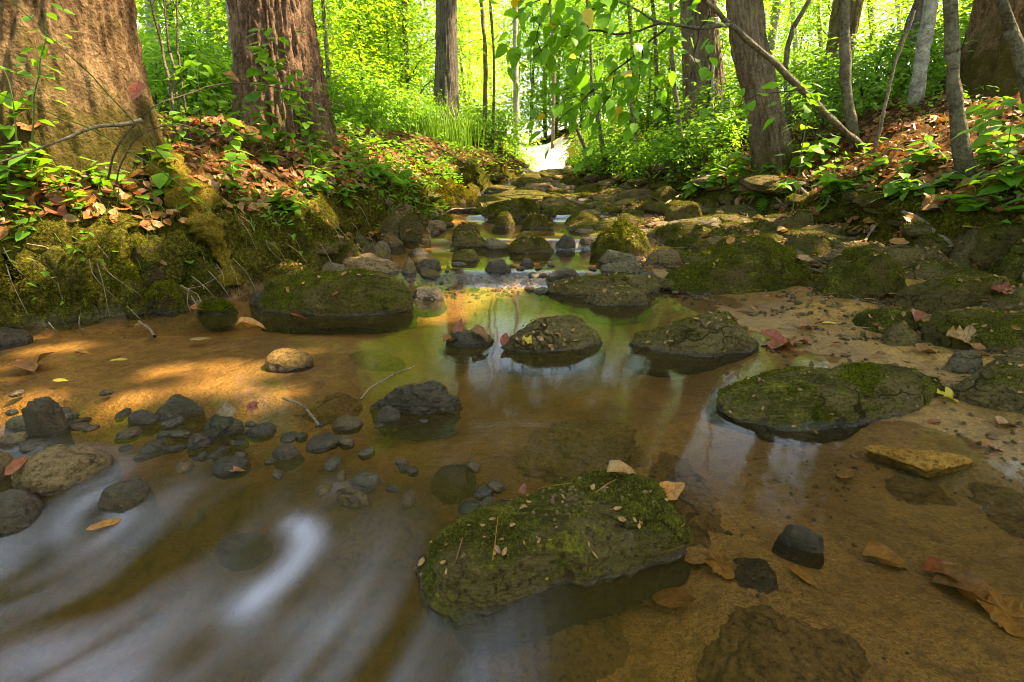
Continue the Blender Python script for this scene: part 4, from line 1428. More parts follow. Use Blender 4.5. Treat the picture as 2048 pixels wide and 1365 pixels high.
# two trees outside the frame on the right that keep the creek in shade
for lab, x, y, bx, sd in [('tall shade tree on the right slope, nearer one outside the frame', 6.3, .6, [((5.8, .6, 6.8), (2.5, 2.6, 1.6))], 71),
                          ('tall shade tree on the right slope, farther one outside the frame', 8.3, 3.4, [((8.2, 3.0, 7.6), (2.6, 2.6, 1.7)), ((3.4, 1.2, 5.6), (1.9, 2.2, .9))], 72)]:
    g = float(ground(np.array([x]), np.array([y]))[0])
    t = empty('shade_tree', (x, y, g))
    tag(t, lab, 'tree')
    V, F, hb = trunk_mesh([(x, y, g - .3), (x, y, g + 1), (x + .1, y, g + 4), (x, y + .1, g + 7)], [.26, .22, .18, .06], sd, g, seg=48, rings=60)
    link('trunk', new_mesh('trunk', V - np.array(t.location), F, True, dict(hb=hb)), MAT['bark_grey'], t)
    canopy(t, bx, sd, 620)

# ------------------------------------------------------------------ thin stems that show as lines
def stem(name, label, px, Y, w, mat, cat='sapling', group=None, rings=24, extend=2.5, Y2=None):
    yh = hit(*px[-1])[1]
    if .5 < yh / Y < 1.8:
        if Y2:
            Y2 = Y2 * yh / Y
        Y = yh
    Ys = np.linspace(Y2 if Y2 else Y, Y, len(px))
    pts = [at(u, v, yy_) for (u, v), yy_ in zip(px, Ys)]
    zc = [project(p[None])[2][0] for p in pts]
    rad = [a / 2 * z / FPX for a, z in zip(w, zc)]
    foot = pts[-1]
    g = float(ground(foot[0], foot[1]))
    if foot[2] > g - .02:
        pts.append(np.array([foot[0], foot[1], g - .1]))
        rad.append(rad[-1] * 1.1)
    if extend:
        d = pts[0] - pts[1]
        d /= np.linalg.norm(d)
        pts.insert(0, pts[0] + d * extend)
        rad.insert(0, rad[0] * .4)
    t = empty(name, (foot[0], foot[1], g))
    tag(t, label, cat, group)
    V = [p - np.array(t.location) for p in pts]
    me = tube_mesh('trunk', V, rad, rings, 12, .012, len(label))
    hbv = np.empty(len(me.vertices) * 3)
    me.vertices.foreach_get('co', hbv)
    me.attributes['hb'].data.foreach_set('value', hbv.reshape(-1, 3)[:, 2].astype(np.float32))
    link('trunk', me, MAT[mat], t)
    return t, pts, rad


lean_t, lean_p, lean_r = stem('leaning_sapling', 'thin mossy sapling arching left over the creek, a leafy bough hanging from it', [(1405, -8), (1440, 30), (1520, 100), (1605, 180), (1680, 255), (1728, 303)], 3.3, [7, 9, 12, 13, 13, 17], 'bark_thin', extend=.8, Y2=2.9)
stem('birch_sapling', 'slim white sunlit trunk at the far bend', [(1031, 90), (1032, 180), (1035, 315)], 11.5, [11, 12, 15], 'bark_pale', extend=3)
sg = 'slender trunks in the right-hand woods'
stem('sapling_tree', 'slender knobbly trunk right of the arching sapling', [(1692, -10), (1690, 80), (1694, 190), (1708, 285)], 4.2, [16, 18, 19, 22], 'bark_thin', group=sg)
stem('sapling_tree', 'dark trunk slanting right in the sunny woods', [(1848, -10), (1812, 90), (1772, 195)], 8.5, [26, 28, 30], 'bark_grey', group=sg)
stem('sapling_tree', 'pale lichened trunk slanting right in the sunny woods', [(1866, -10), (1848, 90), (1830, 205)], 7.0, [24, 25, 28], 'bark_pale', group=sg)
stem('sapling_tree', 'wrist-thick dark trunk standing in front of the sunlit leaf slope', [(1898, -10), (1904, 110), (1912, 230), (1932, 360)], 3.3, [22, 24, 26, 34], 'bark_thin', group=sg)
stem('sapling_tree', 'slim stem leaning left against the huge right trunk', [(1998, -10), (2022, 60), (2050, 150), (2075, 300)], 3.4, [20, 22, 24, 26], 'bark_thin', group=sg)
stem('sapling_tree', 'pale slim trunk left of the olive-barked one', [(1556, -10), (1548, 50), (1535, 140)], 8.5, [14, 15, 16], 'bark_pale', group=sg)
stem('sapling_tree', 'thin crooked stem left of the straight brown trunk', [(1342, -10), (1345, 120), (1352, 200), (1370, 330)], 4.6, [7, 8, 9, 11], 'bark_thin', group=sg)
stem('sapling_tree', 'bare thin stem in front of the straight brown trunk', [(1428, 120), (1424, 200), (1420, 280)], 5.2, [5, 8, 9], 'bark_pale', group=sg, extend=0)
stem('sapling_tree', 'thin forked stem between hollow tree and arching sapling', [(1618, 0), (1585, 60), (1572, 130), (1580, 280)], 5.2, [9, 10, 11, 12], 'bark_thin', group=sg)
stem('sapling_tree', 'reddish dead stalk on the sunlit leaf slope', [(1830, 20), (1790, 130), (1768, 220), (1752, 300)], 3.5, [4, 5, 6, 7], 'stick', group=sg, extend=0)
sl = 'thin stems between the two left trunks'
for lb, px, yy_, ww in [('thin bare stem just right of the massive left trunk', [(300, -10), (318, 80), (340, 170), (352, 290)], 3.4, [4, 5, 6, 7]),
                        ('second thin stem right of the massive left trunk', [(330, -10), (342, 110), (360, 220), (368, 285)], 3.6, [4, 5, 6, 6]),
                        ('dark upright stem midway between the two left trunks', [(352, -10), (358, 120), (376, 250), (384, 290)], 3.5, [4, 5, 5, 6]),
                        ('pale upright stem against the stout reddish trunk', [(455, -10), (462, 90), (470, 180)], 6.0, [9, 10, 12]),
                        ('pale slim trunk at the back between the left trunks', [(300, -10), (308, 70), (316, 160)], 8.0, [22, 23, 24])]:
    stem('sapling_tree', lb, px, yy_, ww, 'bark_thin' if 'pale' not in lb else 'bark_pale', group=sl)
fw = 'slim trunks far back in the woods'
far_st = []
for u, y, w_ in [(660, 12, 9), (742, 14, 8), (800, 11.5, 7), (968, 15, 9), (1105, 19, 7), (1180, 16, 8), (1262, 14, 10), (1310, 12.5, 9), (1475, 12, 12), (1590, 13, 12), (1640, 15, 9), (1745, 14, 12), (1800, 12, 10), (420, 10, 9), (985, 12.5, 6)]:
    far_st.append(stem('far_sapling', 'x', [(u - 6, -10), (u + 3, 130), (u, 300)], y, [w_ * .8, w_ * .9, w_], 'bark_thin' if u % 3 else 'bark_pale', extend=2)[0])
order_labels(far_st, 'slim upright trunk', 'far back in the sunny woods', 'sapling', fw)
sc_ = 'slanting shrub stems at the far right shore'
for lb, px, yy_, ww in [('mossy shrub stem slanting left at the far shore, leftmost', [(1150, 250), (1168, 290), (1190, 332)], 9.0, [6, 9, 12]),
                        ('upright shrub stem at the far shore, middle one', [(1196, 240), (1204, 290), (1212, 335)], 9.0, [7, 9, 11]),
                        ('thin shrub stem at the far shore, rightmost', [(1262, 200), (1268, 260), (1280, 330)], 8.5, [6, 8, 9])]:
    stem('shrub_stem', lb, px, yy_, ww, 'bark_thin', 'shrub', sc_, extend=.6)

# ------------------------------------------------------------------ leaf shapes
def blade(name, L, W, fold=.18, curl=.25, tipw=.0, n=6, lobes=0, seed=0, crumple=0.0):
    """one leaf along +X, petiole at the origin: midrib, two halves, a curl"""
    r = np.random.default_rng(seed)
    s = np.linspace(0, 1, n)
    wprof = np.sin(np.pi * s ** .78) ** .8 * W / 2
    wprof[-1] = tipw
    if lobes:
        wprof *= 1 + .38 * np.cos(lobes * 2 * np.pi * s)
    z = -curl * L * s ** 2
    mid = np.stack([s * L, 0 * s, z], -1)
    lf = np.stack([s * L - .08 * L * np.sin(np.pi * s), wprof, z + fold * wprof], -1)
    rt = np.stack([s * L - .08 * L * np.sin(np.pi * s), -wprof, z + fold * wprof], -1)
    V = np.concatenate([lf, mid, rt])
    if crumple:
        V = V + crumple * L * np.stack([perlin(V / L * 3 + seed), perlin(V / L * 3 + seed + 9), perlin(V / L * 3.5 + seed + 30) * 1.6], -1)
    F = []
    for k in range(n - 1):
        F.append([k, k + 1, n + k + 1, n + k])
        F.append([n + k, n + k + 1, 2 * n + k + 1, 2 * n + k])
    return new_mesh(name, V, np.array(F), True)


def lobed(name, L, lobes=5, depth=.42, curl=.3, seed=0, crumple=.06):
    """a broad lobed leaf (maple, oak) with ragged points, petiole at the origin"""
    r = np.random.default_rng(seed)
    m = 44
    t = np.linspace(-math.pi, math.pi, m, endpoint=False)
    rad = .5 * L * (1 - depth * .35 + depth * .42 * np.cos(lobes * t) + .07 * np.cos(2 * lobes * t) + .05 * np.cos(3 * t + seed) + .08 * r.normal(size=m))
    rad *= 1 - .30 * np.exp(-((np.abs(t) - math.pi) / .5) ** 2)
    V = [(.5 * L, 0, 0)]
    for f in (.5, 1.0):
        V += [(.5 * L + f * q * math.cos(a), f * q * math.sin(a), 0) for q, a in zip(rad, t)]
    V = np.array(V)
    rr_ = np.hypot(V[:, 0] - .5 * L, V[:, 1]) / (.5 * L)
    V[:, 2] = curl * L * (.35 * rr_ ** 2 * np.cos(2 * np.arctan2(V[:, 1], V[:, 0] - .5 * L)) + .25 * (V[:, 1] / L) ** 2 * 4) + .03 * L * np.abs(np.sin(lobes * np.arctan2(V[:, 1], V[:, 0] - .5 * L) / 2))
    V = V + crumple * L * np.stack([perlin(V / L * 3 + seed), perlin(V / L * 3 + 9 + seed), 2 * perlin(V / L * 2.6 + 30 + seed)], -1)
    F = []
    for k in range(m):
        j = (k + 1) % m
        F.append([0, 1 + k, 1 + j])
        F.append([1 + k, 1 + m + k, 1 + m + j])
        F.append([1 + k, 1 + m + j, 1 + j])
    return new_mesh(name, V, np.array(F), True)


LEAF = [blade('leaf', 1, .74, .15, .18, seed=1, crumple=.03), blade('leaf', 1, .80, .22, .10, seed=2, crumple=.04), blade('leaf', 1, .58, .1, .3, seed=3, crumple=.03)]


def share(me, mat):
    c = me.copy()
    c.materials.clear()
    c.materials.append(mat)
    return c


LEAF_NEAR = [share(m, MAT['leaf_near']) for m in LEAF]
LEAF_PLANT = [share(m, MAT['leaf_plant']) for m in LEAF]
LEAF_YEL = [share(m, MAT['leaf_yellow']) for m in LEAF]


def place_leaf(parent, p, d, size, roll, meshes, up=(0, 0, 1), name='leaf'):
    """leaf with its stalk at p (parent space) pointing along d"""
    d = Vector(d).normalized()
    q = d.to_track_quat('X', 'Z') @ Euler((roll, 0, 0)).to_quaternion()
    o = bpy.data.objects.new(name, meshes[random.randrange(len(meshes))])
    COL.objects.link(o)
    o.parent = parent
    o.location = Vector([float(c) for c in p])
    o.rotation_euler = q.to_euler()
    o.scale = (size, size, size)
    return o


# ------------------------------------------------------------------ the leafy bough over the creek (part of the arching sapling)
rb = np.random.default_rng(5)
base_loc = np.array(lean_t.location)
TW = [  # photo points and distances of the twigs
    [(1458, 53, 3.0), (1400, 55, 2.9), (1340, 50, 2.85), (1290, 32, 2.8), (1235, 0, 2.75), (1200, -30, 2.7)],
    [(1340, 50, 2.85), (1285, 95, 2.8), (1232, 140, 2.75), (1190, 178, 2.7), (1140, 200, 2.65)],
    [(1330, 45, 2.85), (1250, 68, 2.7), (1180, 60, 2.6), (1110, 80, 2.5), (1060, 120, 2.45)],
    [(1232, 140, 2.75), (1215, 200, 2.7), (1185, 240, 2.7)],
    [(1235, 0, 2.75), (1180, 20, 2.65), (1170, 90, 2.6), (1150, 150, 2.6)],
    [(1110, -20, 2.5), (1085, 40, 2.5), (1075, 85, 2.5), (1092, 130, 2.5)],
    [(1285, 95, 2.8), (1280, 160, 2.8), (1270, 205, 2.8)],
    [(1400, 55, 2.9), (1390, 110, 2.85), (1400, 140, 2.8)],
    [(1605, 180, 3.1), (1520, 190, 3.0), (1470, 215, 2.95), (1420, 225, 2.9)],
    [(1235, 0, 2.75), (1140, -20, 2.6), (1060, 10, 2.5), (1020, 50, 2.45)],
    [(1190, 178, 2.7), (1150, 215, 2.65), (1120, 240, 2.6), (1100, 255, 2.6)],
    [(1400, 55, 2.9), (1420, 20, 2.8), (1380, -10, 2.8), (1330, -20, 2.8)],
]
for k, tw in enumerate(TW):
    pts = [at(*q) - base_loc for q in tw]
    w0 = .011 if k == 0 else (.006 if k < 3 else .0035)
    br = link('branch', tube_mesh('branch', pts, np.linspace(w0, .0014, len(pts)), 20, 6, .01, k), MAT['twig'] if k else MAT['bark_thin'], lean_t)
    C = catmull(pts, 60)
    nl = [18, 34, 40, 30, 34, 32, 24, 14, 18, 34, 22, 22][k]
    for j in range(nl):
        t = .12 + .88 * (j + rb.uniform(0, 1)) / nl
        i = min(int(t * 59), 58)
        p = C[i]
        dirn = C[i + 1] - C[i]
        dirn /= np.linalg.norm(dirn)
        side = np.cross(dirn, (0, 0, 1)) * (1 if j % 2 else -1)
        d = side * .9 + dirn * .6 + np.array([rb.normal() * .25, rb.normal() * .25, -.12 + rb.normal() * .35])
        pt = p + rb.normal(scale=.075, size=3)
        place_leaf(br, pt, d, rb.uniform(.045, .09), rb.normal() * .5, LEAF_NEAR if rb.uniform() > .03 else LEAF_YEL)

# ------------------------------------------------------------------ understorey that makes the green wall behind
CROWNS = []
for sd in range(5):
    r_ = np.random.default_rng(90 + sd)
    m = 330
    # tiers of near-horizontal sprays on a slim, uneven tree 1 unit tall
    hgt = r_.uniform(.10, 1.0, m)
    wid = .36 * np.sin(np.pi * np.clip(hgt * .82 + .12, 0, 1)) ** .7 * r_.uniform(.25, 1.1, m)
    an = r_.uniform(0, 6.283, m)
    C = np.stack([wid * np.cos(an), wid * np.sin(an), hgt + .04 * r_.normal(size=m)], -1)
    N = np.stack([.35 * np.cos(an), .35 * np.sin(an), np.ones(m)], -1)
    V, F, P = leaf_cloud(C, N, 17, (.055, .055, .014), .021, 200 + sd, .3)
    me = new_mesh('crown', V, F, False)
    me.materials.append(MAT[['leaf_far', 'leaf_far_b', 'leaf_far', 'leaf_far_c', 'leaf_far_b'][sd]])
    tb = [([(0, 0, 0), (.01 * r_.normal(), .01, .35), (.03 * r_.normal(), .02, .7), (.02, .0, .98)], [.012, .010, .006, .002])]
    for k in range(9):
        i = r_.integers(0, m)
        tb.append(([(0, 0, max(C[i, 2] - .12, .05)), C[i] * .5 + np.array([0, 0, C[i, 2] * .5 - .03]), C[i]], [.004, .003, .0012]))
    tm = join_tubes('trunk', tb)
    tm.materials.append(MAT['bark_thin'])
    CROWNS.append((me, tm))


SHRUBS = []
for sd in range(3):
    r_ = np.random.default_rng(190 + sd)
    m = 130
    d_ = r_.normal(size=(m, 3))
    d_ /= np.linalg.norm(d_, axis=1)[:, None]
    C = d_ * np.array([.75, .75, .42]) * (r_.uniform(0, 1, m) ** .4)[:, None] + np.array([0, 0, .5])
    C[:, 2] = np.maximum(C[:, 2], .06)
    V, F, P = leaf_cloud(C, np.tile([0, 0, 1.0], (m, 1)) + .5 * d_, 10, (.11, .11, .035), .085, 400 + sd, .3)
    me = new_mesh('crown', V, F, False)
    me.materials.append(MAT[['leaf_far', 'leaf_plant', 'leaf_far_c'][sd]])
    tm = join_tubes('trunk', [([(0, 0, 0), C[i] * .5 + np.array([0, 0, .05]), C[i]], [.012, .007, .003]) for i in range(8)])
    tm.materials.append(MAT['bark_thin'])
    SHRUBS.append((me, tm))


def understory(x, y, h, k, rz, wx=1.0):
    g = float(ground(np.array([x]), np.array([y]))[0])
    t = empty('understory_tree', (x, y, g - .05))
    t.rotation_euler = (0, 0, rz)
    t.scale = (h * wx, h * wx, h)
    src = SHRUBS[k % 3] if wx == 2.0 else CROWNS[k]
    if wx == 2.0:
        t.scale = (h, h, h)
    link('crown', src[0], None, t)
    link('trunk', src[1], None, t)
    return t


ru = np.random.default_rng(12)
near_l, near_r, far_t = [], [], []
for k in range(11):       # left side, between and behind the trunks
    y = ru.uniform(5.6, 11.5)
    u = ru.uniform(290, 860)
    if abs(u - 892) < 200:
        y = ru.uniform(9.8, 12)
    x = at(u, 320, y)[0]
    if x > np.interp(y, L_Y, L_X) - .7:
        x = np.interp(y, L_Y, L_X) - ru.uniform(.7, 1.5)
    near_l.append(understory(x, y, ru.uniform(2.4, 4.2), k % 5, ru.uniform(0, 6.28), 1.1))
for k in range(17):
    y = ru.uniform(6.0, 12)
    u = ru.uniform(1180, 2150)
    if abs(u - 1405) < 180:
        y = ru.uniform(8.0, 12)
    if abs(u - 1685) < 140:
        y = ru.uniform(10.2, 12)
    x = at(u, 320, y)[0]
    if x < np.interp(y, R_Y, R_X) + .8:
        x = np.interp(y, R_Y, R_X) + ru.uniform(.8, 1.6)
    near_r.append(understory(x, y, ru.uniform(1.8, 3.6), k % 5, ru.uniform(0, 6.28), 1.15))
for k in range(98):
    y = 12.5 + 26 * ru.uniform(0, 1) ** 1.25
    u = ru.uniform(-350, 2400)
    x = at(u, 320, y)[0]
    cxr_ = np.interp(y, rc[:, 1], rc[:, 0])
    wd = np.interp(y, [13, 20, 44], [.9, 1.6, 1.8])
    if abs(x - cxr_) < wd + .5 and y < 24.5:
        x = cxr_ + np.sign(x - cxr_ + 1e-6) * (wd + ru.uniform(.5, 1.4))
    if y < 22 and 250 < u < 430 and ru.uniform() < .6:
        continue
    far_t.append(understory(x, y, ru.uniform(2.8, 6.2) * (1 + (y - 12) / 70), k % 5, ru.uniform(0, 6.28), 1.1))
for u, y, h in [(1060, 25.5, 6), (1110, 26.5, 6.5), (1160, 25.5, 6), (1090, 29, 8), (1140, 30, 8), (1190, 28, 7), (1030, 27, 7), (1240, 27, 7)]:
    far_t.append(understory(at(u, 320, y)[0], y, h, int(u) % 5, u, 1.25))
order_labels(near_l, 'bright leafy understory tree', 'behind the left-hand trunks', 'tree', 'understory trees on the left bank')
order_labels(near_r, 'bright leafy understory tree', 'behind the right-hand trunks', 'tree', 'understory trees on the right bank')
far_t.sort(key=lambda o: o.location[1])
ROWS = ['nearest', 'second', 'third', 'fourth', 'fifth', 'sixth', 'farthest']
per = math.ceil(len(far_t) / len(ROWS))
for k, nm in enumerate(ROWS):
    order_labels(far_t[k * per:(k + 1) * per], 'distant sunlit tree', 'in the %s row beyond the bend' % nm, 'tree', 'distant trees of the woods')

back = [understory(x, y, h, k % 5, k * 1.3, 1.3) for k, (x, y, h) in enumerate([(-6.5, -1.5, 5), (-5, -4.5, 5.5), (-2.2, -5.5, 5.5), (.8, -5.2, 5.5), (3.6, -5.0, 5.5), (6, -3.5, 5.5), (-3.6, -7.5, 7), (2.2, -7.8, 7), (-8.5, 1.2, 6)])]  # trees added out of view to block low skylight from behind
order_labels(back, 'added light-blocking tree', 'unseen behind the viewpoint', 'tree', 'added light-blocking trees behind the viewpoint')

# ------------------------------------------------------------------ shrubs and low growth on both banks
rs = np.random.default_rng(33)
shr_l, shr_r = [], []
for u, y, h in [(690, 6.6, .75), (750, 7.4, .9), (820, 8.0, .8), (640, 5.9, .7), (960, 10.6, .9), (1000, 11.5, 1.0), (930, 10.0, .7), (440, 5.4, .9), (390, 5.0, .8), (330, 4.6, .8), (480, 6.2, 1.3), (720, 8.6, 1.3)]:
    x = at(u, 320, y)[0]
    t = understory(x, y, h, rs.integers(0, 5), rs.uniform(0, 6.28), 2.0)
    t.name = 'leafy_shrub'
    shr_l.append(t)
for u, y, h in [(1290, 7.0, .7), (1230, 8.2, .7), (1340, 6.3, .65), (1400, 5.8, .7), (1460, 6.2, .9), (1180, 9.6, .7), (1640, 5.2, .7), (1700, 6.0, .9), (1780, 5.6, .8), (1600, 6.4, .8), (1860, 6.2, 1.0), (1340, 8.0, 1.0), (1520, 7.6, 1.0), (1940, 6.8, 1.1), (1210, 10.8, .9), (1182, 13.2, .8), (1052, 13.4, .6), (1036, 14.5, .8)]:
    x = at(u, 320, y)[0]
    t = understory(x, y, h, rs.integers(0, 5), rs.uniform(0, 6.28), 2.0)
    t.name = 'leafy_shrub'
    shr_r.append(t)
order_labels(shr_l, 'low leafy shrub', 'on the left bank behind the boulders', 'shrub', 'shrubs on the left bank')
order_labels(shr_r, 'low leafy shrub', 'on the right bank behind the boulders', 'shrub', 'shrubs on the right bank')


def bank_points(n, r, side, ymin, ymax, dmin, dmax, pw=1.5):
    y = ymin + (ymax - ymin) * r.uniform(0, 1, n) ** pw
    d = dmin + (dmax - dmin) * r.uniform(0, 1, n) ** 1.4
    if side < 0:
        x = np.interp(y, L_Y, L_X) - d
    else:
        x = np.interp(y, R_Y, R_X) + d
    return x, y


def ground_normals(x, y, e=.03):
    gx_ = (ground(x + e, y, False) - ground(x - e, y, False)) / (2 * e)
    gy_ = (ground(x, y + e, False) - ground(x, y - e, False)) / (2 * e)
    N = np.stack([-gx_, -gy_, np.ones_like(gx_)], -1)
    return N / np.linalg.norm(N, axis=1)[:, None]


rl = np.random.default_rng(44)
for nm, mat_, cnt, sz in [('leaf_litter', 'dead', 9000, (.03, .085)), ('leaf_litter', 'dead_red', 2600, (.03, .07)), ('leaf_litter', 'dead_tan', 4200, (.03, .08))]:
    xs, ys = [], []
    for side, share_, ymin, ymax, dmax in [(-1, .36, 1.4, 5.5, 2.2), (1, .44, 1.8, 6.5, 3.2), (-1, .10, 5, 13, 4), (1, .10, 6, 13, 4)]:
        a_, b_ = bank_points(int(cnt * share_), rl, side, ymin, ymax, .02, dmax, 1.2)
        xs.append(a_)
        ys.append(b_)
    x, y = np.concatenate(xs), np.concatenate(ys)
    N = ground_normals(x, y)
    kp = N[:, 2] > .55
    x, y, N = x[kp], y[kp], N[kp]
    P = np.stack([x, y, ground(x, y) + rl.uniform(.004, .03, len(x))], -1)
    N = N + rl.normal(scale=.33, size=N.shape)
    N /= np.linalg.norm(N, axis=1)[:, None]
    V, F = flat_leaves(P, N, rl.uniform(*sz, len(x)) * np.interp(y, [1, 6, 13], [.9, 1.1, 1.6]), rl)
    tag(link(nm, new_mesh(nm, V, F, False), MAT[mat_]),
        {'dead': 'brown leaf litter covering both banks', 'dead_red': 'russet fallen leaves scattered among the brown litter', 'dead_tan': 'pale tan fallen leaves scattered among the brown litter'}[mat_], 'leaf litter', kind='stuff')

# a few leaves blown onto the gravel bar
y = 1.3 + 6.2 * rl.uniform(0, 1, 800) ** 1.4
x = np.interp(y, E_Y, E_X) + (np.interp(y, R_Y, R_X) - np.interp(y, E_Y, E_X)) * rl.uniform(.05, 1.05, 800)
P = np.stack([x, y, surf(x, y) + rl.uniform(.006, .03, 800)], -1)
N = np.tile([0, 0, 1.0], (800, 1)) + rl.normal(scale=.35, size=(800, 3))
V, F = flat_leaves(P, N / np.linalg.norm(N, axis=1)[:, None], rl.uniform(.02, .05, 800) * np.interp(y, [1, 7], [.8, 1.8]), rl)
tag(link('leaf_litter', new_mesh('leaf_litter', V, F, False), MAT['dead']), 'small brown leaves caught between the stones of the right bar', 'leaf litter', kind='stuff')

# green ground cover: little sprigs of leaves
xs, ys = [], []
for side, cnt, ymin, ymax, dmin, dmax in [(-1, 900, 1.5, 5.5, .05, 1.8), (1, 700, 1.8, 6, .12, 2.6), (-1, 700, 5, 13, .05, 5), (1, 900, 5, 13, .05, 6)]:
    a_, b_ = bank_points(cnt, rl, side, ymin, ymax, dmin, dmax, 1.2)
    cl = fbm(v3(a_ * .9, b_ * .9, 0 * a_ + 3), 2) > -.12
    xs.append(a_[cl])
    ys.append(b_[cl])
x, y = np.concatenate(xs), np.concatenate(ys)
kp = ~((x > 1.9) & (x < 4.2) & (y > 2.6) & (y < 4.6) & (rl.uniform(size=len(x)) < .75))   # the open leaf slope
x, y = x[kp], y[kp]
hh = rl.uniform(.02, .13, len(x)) * np.interp(y, [1.5, 5, 13], [.8, 1.2, 2.2])
C = np.stack([x, y, ground(x, y) + hh], -1)
Vs, Fs, o = [], [], 0
for sc2, sel in [(.042, y < 3.5), (.06, (y >= 3.5) & (y < 7)), (.085, y >= 7)]:
    V, F, P = leaf_cloud(C[sel], np.tile([0, 0, 1.0], (sel.sum(), 1)), 9, (.05 * sc2 / .035, .05 * sc2 / .035, .018), sc2, 777, .3)
    Vs.append(V)
    Fs.append(F + o)
    o += len(V)
tag(link('ground_cover', new_mesh('ground_cover', np.concatenate(Vs), np.concatenate(Fs), False), MAT['leaf_plant']), 'small green herbs sprouting all over both banks', 'ground cover', kind='stuff')


def blades(x, y, z, h, w, r, bend=.5):
    n = len(x)
    a = r.uniform(0, 6.283, n)
    d = np.stack([np.cos(a), np.sin(a), 0 * a], -1)
    s = np.stack([-np.sin(a), np.cos(a), 0 * a], -1) * w[:, None]
    P = np.stack([x, y, z], -1)
    b = (bend * r.uniform(.2, 1.2, n) * h)[:, None]
    hh_ = h[:, None]
    up = np.array([0, 0, 1.0])
    m1 = P + d * b * .25 + up * hh_ * .55
    tip = P + d * b + up * hh_ * (.95 - .3 * np.clip(b / hh_, 0, 1))
    V = np.stack([P - s, P + s, m1 + s * .8, m1 - s * .8, tip], 1).reshape(-1, 3)
    k = np.arange(n) * 5
    F = np.concatenate([np.stack([k, k + 1, k + 2], -1), np.stack([k, k + 2, k + 3], -1), np.stack([k + 3, k + 2, k + 4], -1)])
    return V, F


# thin grass on the banks
x1, y1 = bank_points(2600, rl, -1, 1.4, 6, .0, 1.4, 1.3)
x2, y2 = bank_points(1700, rl, 1, 1.9, 7, .05, 1.6, 1.3)
x, y = np.concatenate([x1, x2]), np.concatenate([y1, y2])
kp = fbm(v3(x * 2.5, y * 2.5, 0 * x + 8), 2) > .0
x, y = x[kp], y[kp]
V, F = blades(x, y, ground(x, y) - .005, rl.uniform(.03, .13, len(x)), rl.uniform(.0008, .002, len(x)), rl, 1.0)
tag(link('bank_grass', new_mesh('bank_grass', V, F, False), MAT['grass']), 'thin grass blades growing through the litter on the banks', 'grass', kind='stuff')

# moss fur on the bank faces
rm = np.random.default_rng(51)
gob = bpy.data.objects['ground']
co = np.empty(len(gob.data.vertices) * 3)
gob.data.vertices.foreach_get('co', co)
co = co.reshape(-1, 3)
fa = np.empty(len(gob.data.polygons) * 4, np.int32)
gob.data.polygons.foreach_get('vertices', fa)
fa = fa.reshape(-1, 4)
cen = co[fa].mean(1)
dlc = np.interp(cen[:, 1], L_Y, L_X) - cen[:, 0]
drc = cen[:, 0] - np.interp(cen[:, 1], R_Y, R_X)
sel = (((dlc > -.12) & (dlc < .5)) | ((drc > -.1) & (drc < .45))) & (cen[:, 1] > 1.3) & (cen[:, 1] < 6)
fs = fa[sel]
tri = np.concatenate([fs[:, [0, 1, 2]], fs[:, [0, 2, 3]]])
mt = moss_tufts(co, tri, .0, 70000, .019, .0017, 9, -.05)
tag(link('bank_moss', new_mesh('bank_moss', mt[0], mt[1], False), MAT['moss']), 'shaggy moss clinging to the steep faces of both banks', 'moss', kind='stuff')

# ------------------------------------------------------------------ seedlings, each with stem and leaves
def seedling(label, u, v, h, nleaf, size, group, yel=False, Y=None, spread=1.0):
    h, size = h * 1.5, size * 1.6
    p = at(u, v, Y) if Y else hit(u, v)
    g = float(ground(p[0], p[1]))
    t = empty('seedling', (p[0], p[1], g - .005))
    tag(t, label, 'plant', group)
    r = np.random.default_rng(int(u * 7 + v))
    ln = np.array([r.normal() * .15, r.normal() * .15 - .1, 1.0]) * h
    mid = ln * .5 + np.array([r.normal(), r.normal(), 0]) * h * .06
    link('stem', tube_mesh('stem', [(0, 0, 0), mid, ln], [.0022, .0017, .001], 8, 5), MAT['stem_green'], t)
    C = catmull([(0, 0, 0), mid, ln], 20)
    a0 = r.uniform(0, 6.28)
    for k in range(nleaf):
        f = .35 + .65 * k / max(nleaf - 1, 1)
        a = a0 + k * 2.4
        d = np.array([math.cos(a), math.sin(a) , .15 + r.normal() * .2 - .25])
        place_leaf(t, C[int(f * 19)], d, size * r.uniform(.75, 1.2), r.normal() * .25, LEAF_YEL if yel and k % 3 == 0 else LEAF_PLANT)
    return t


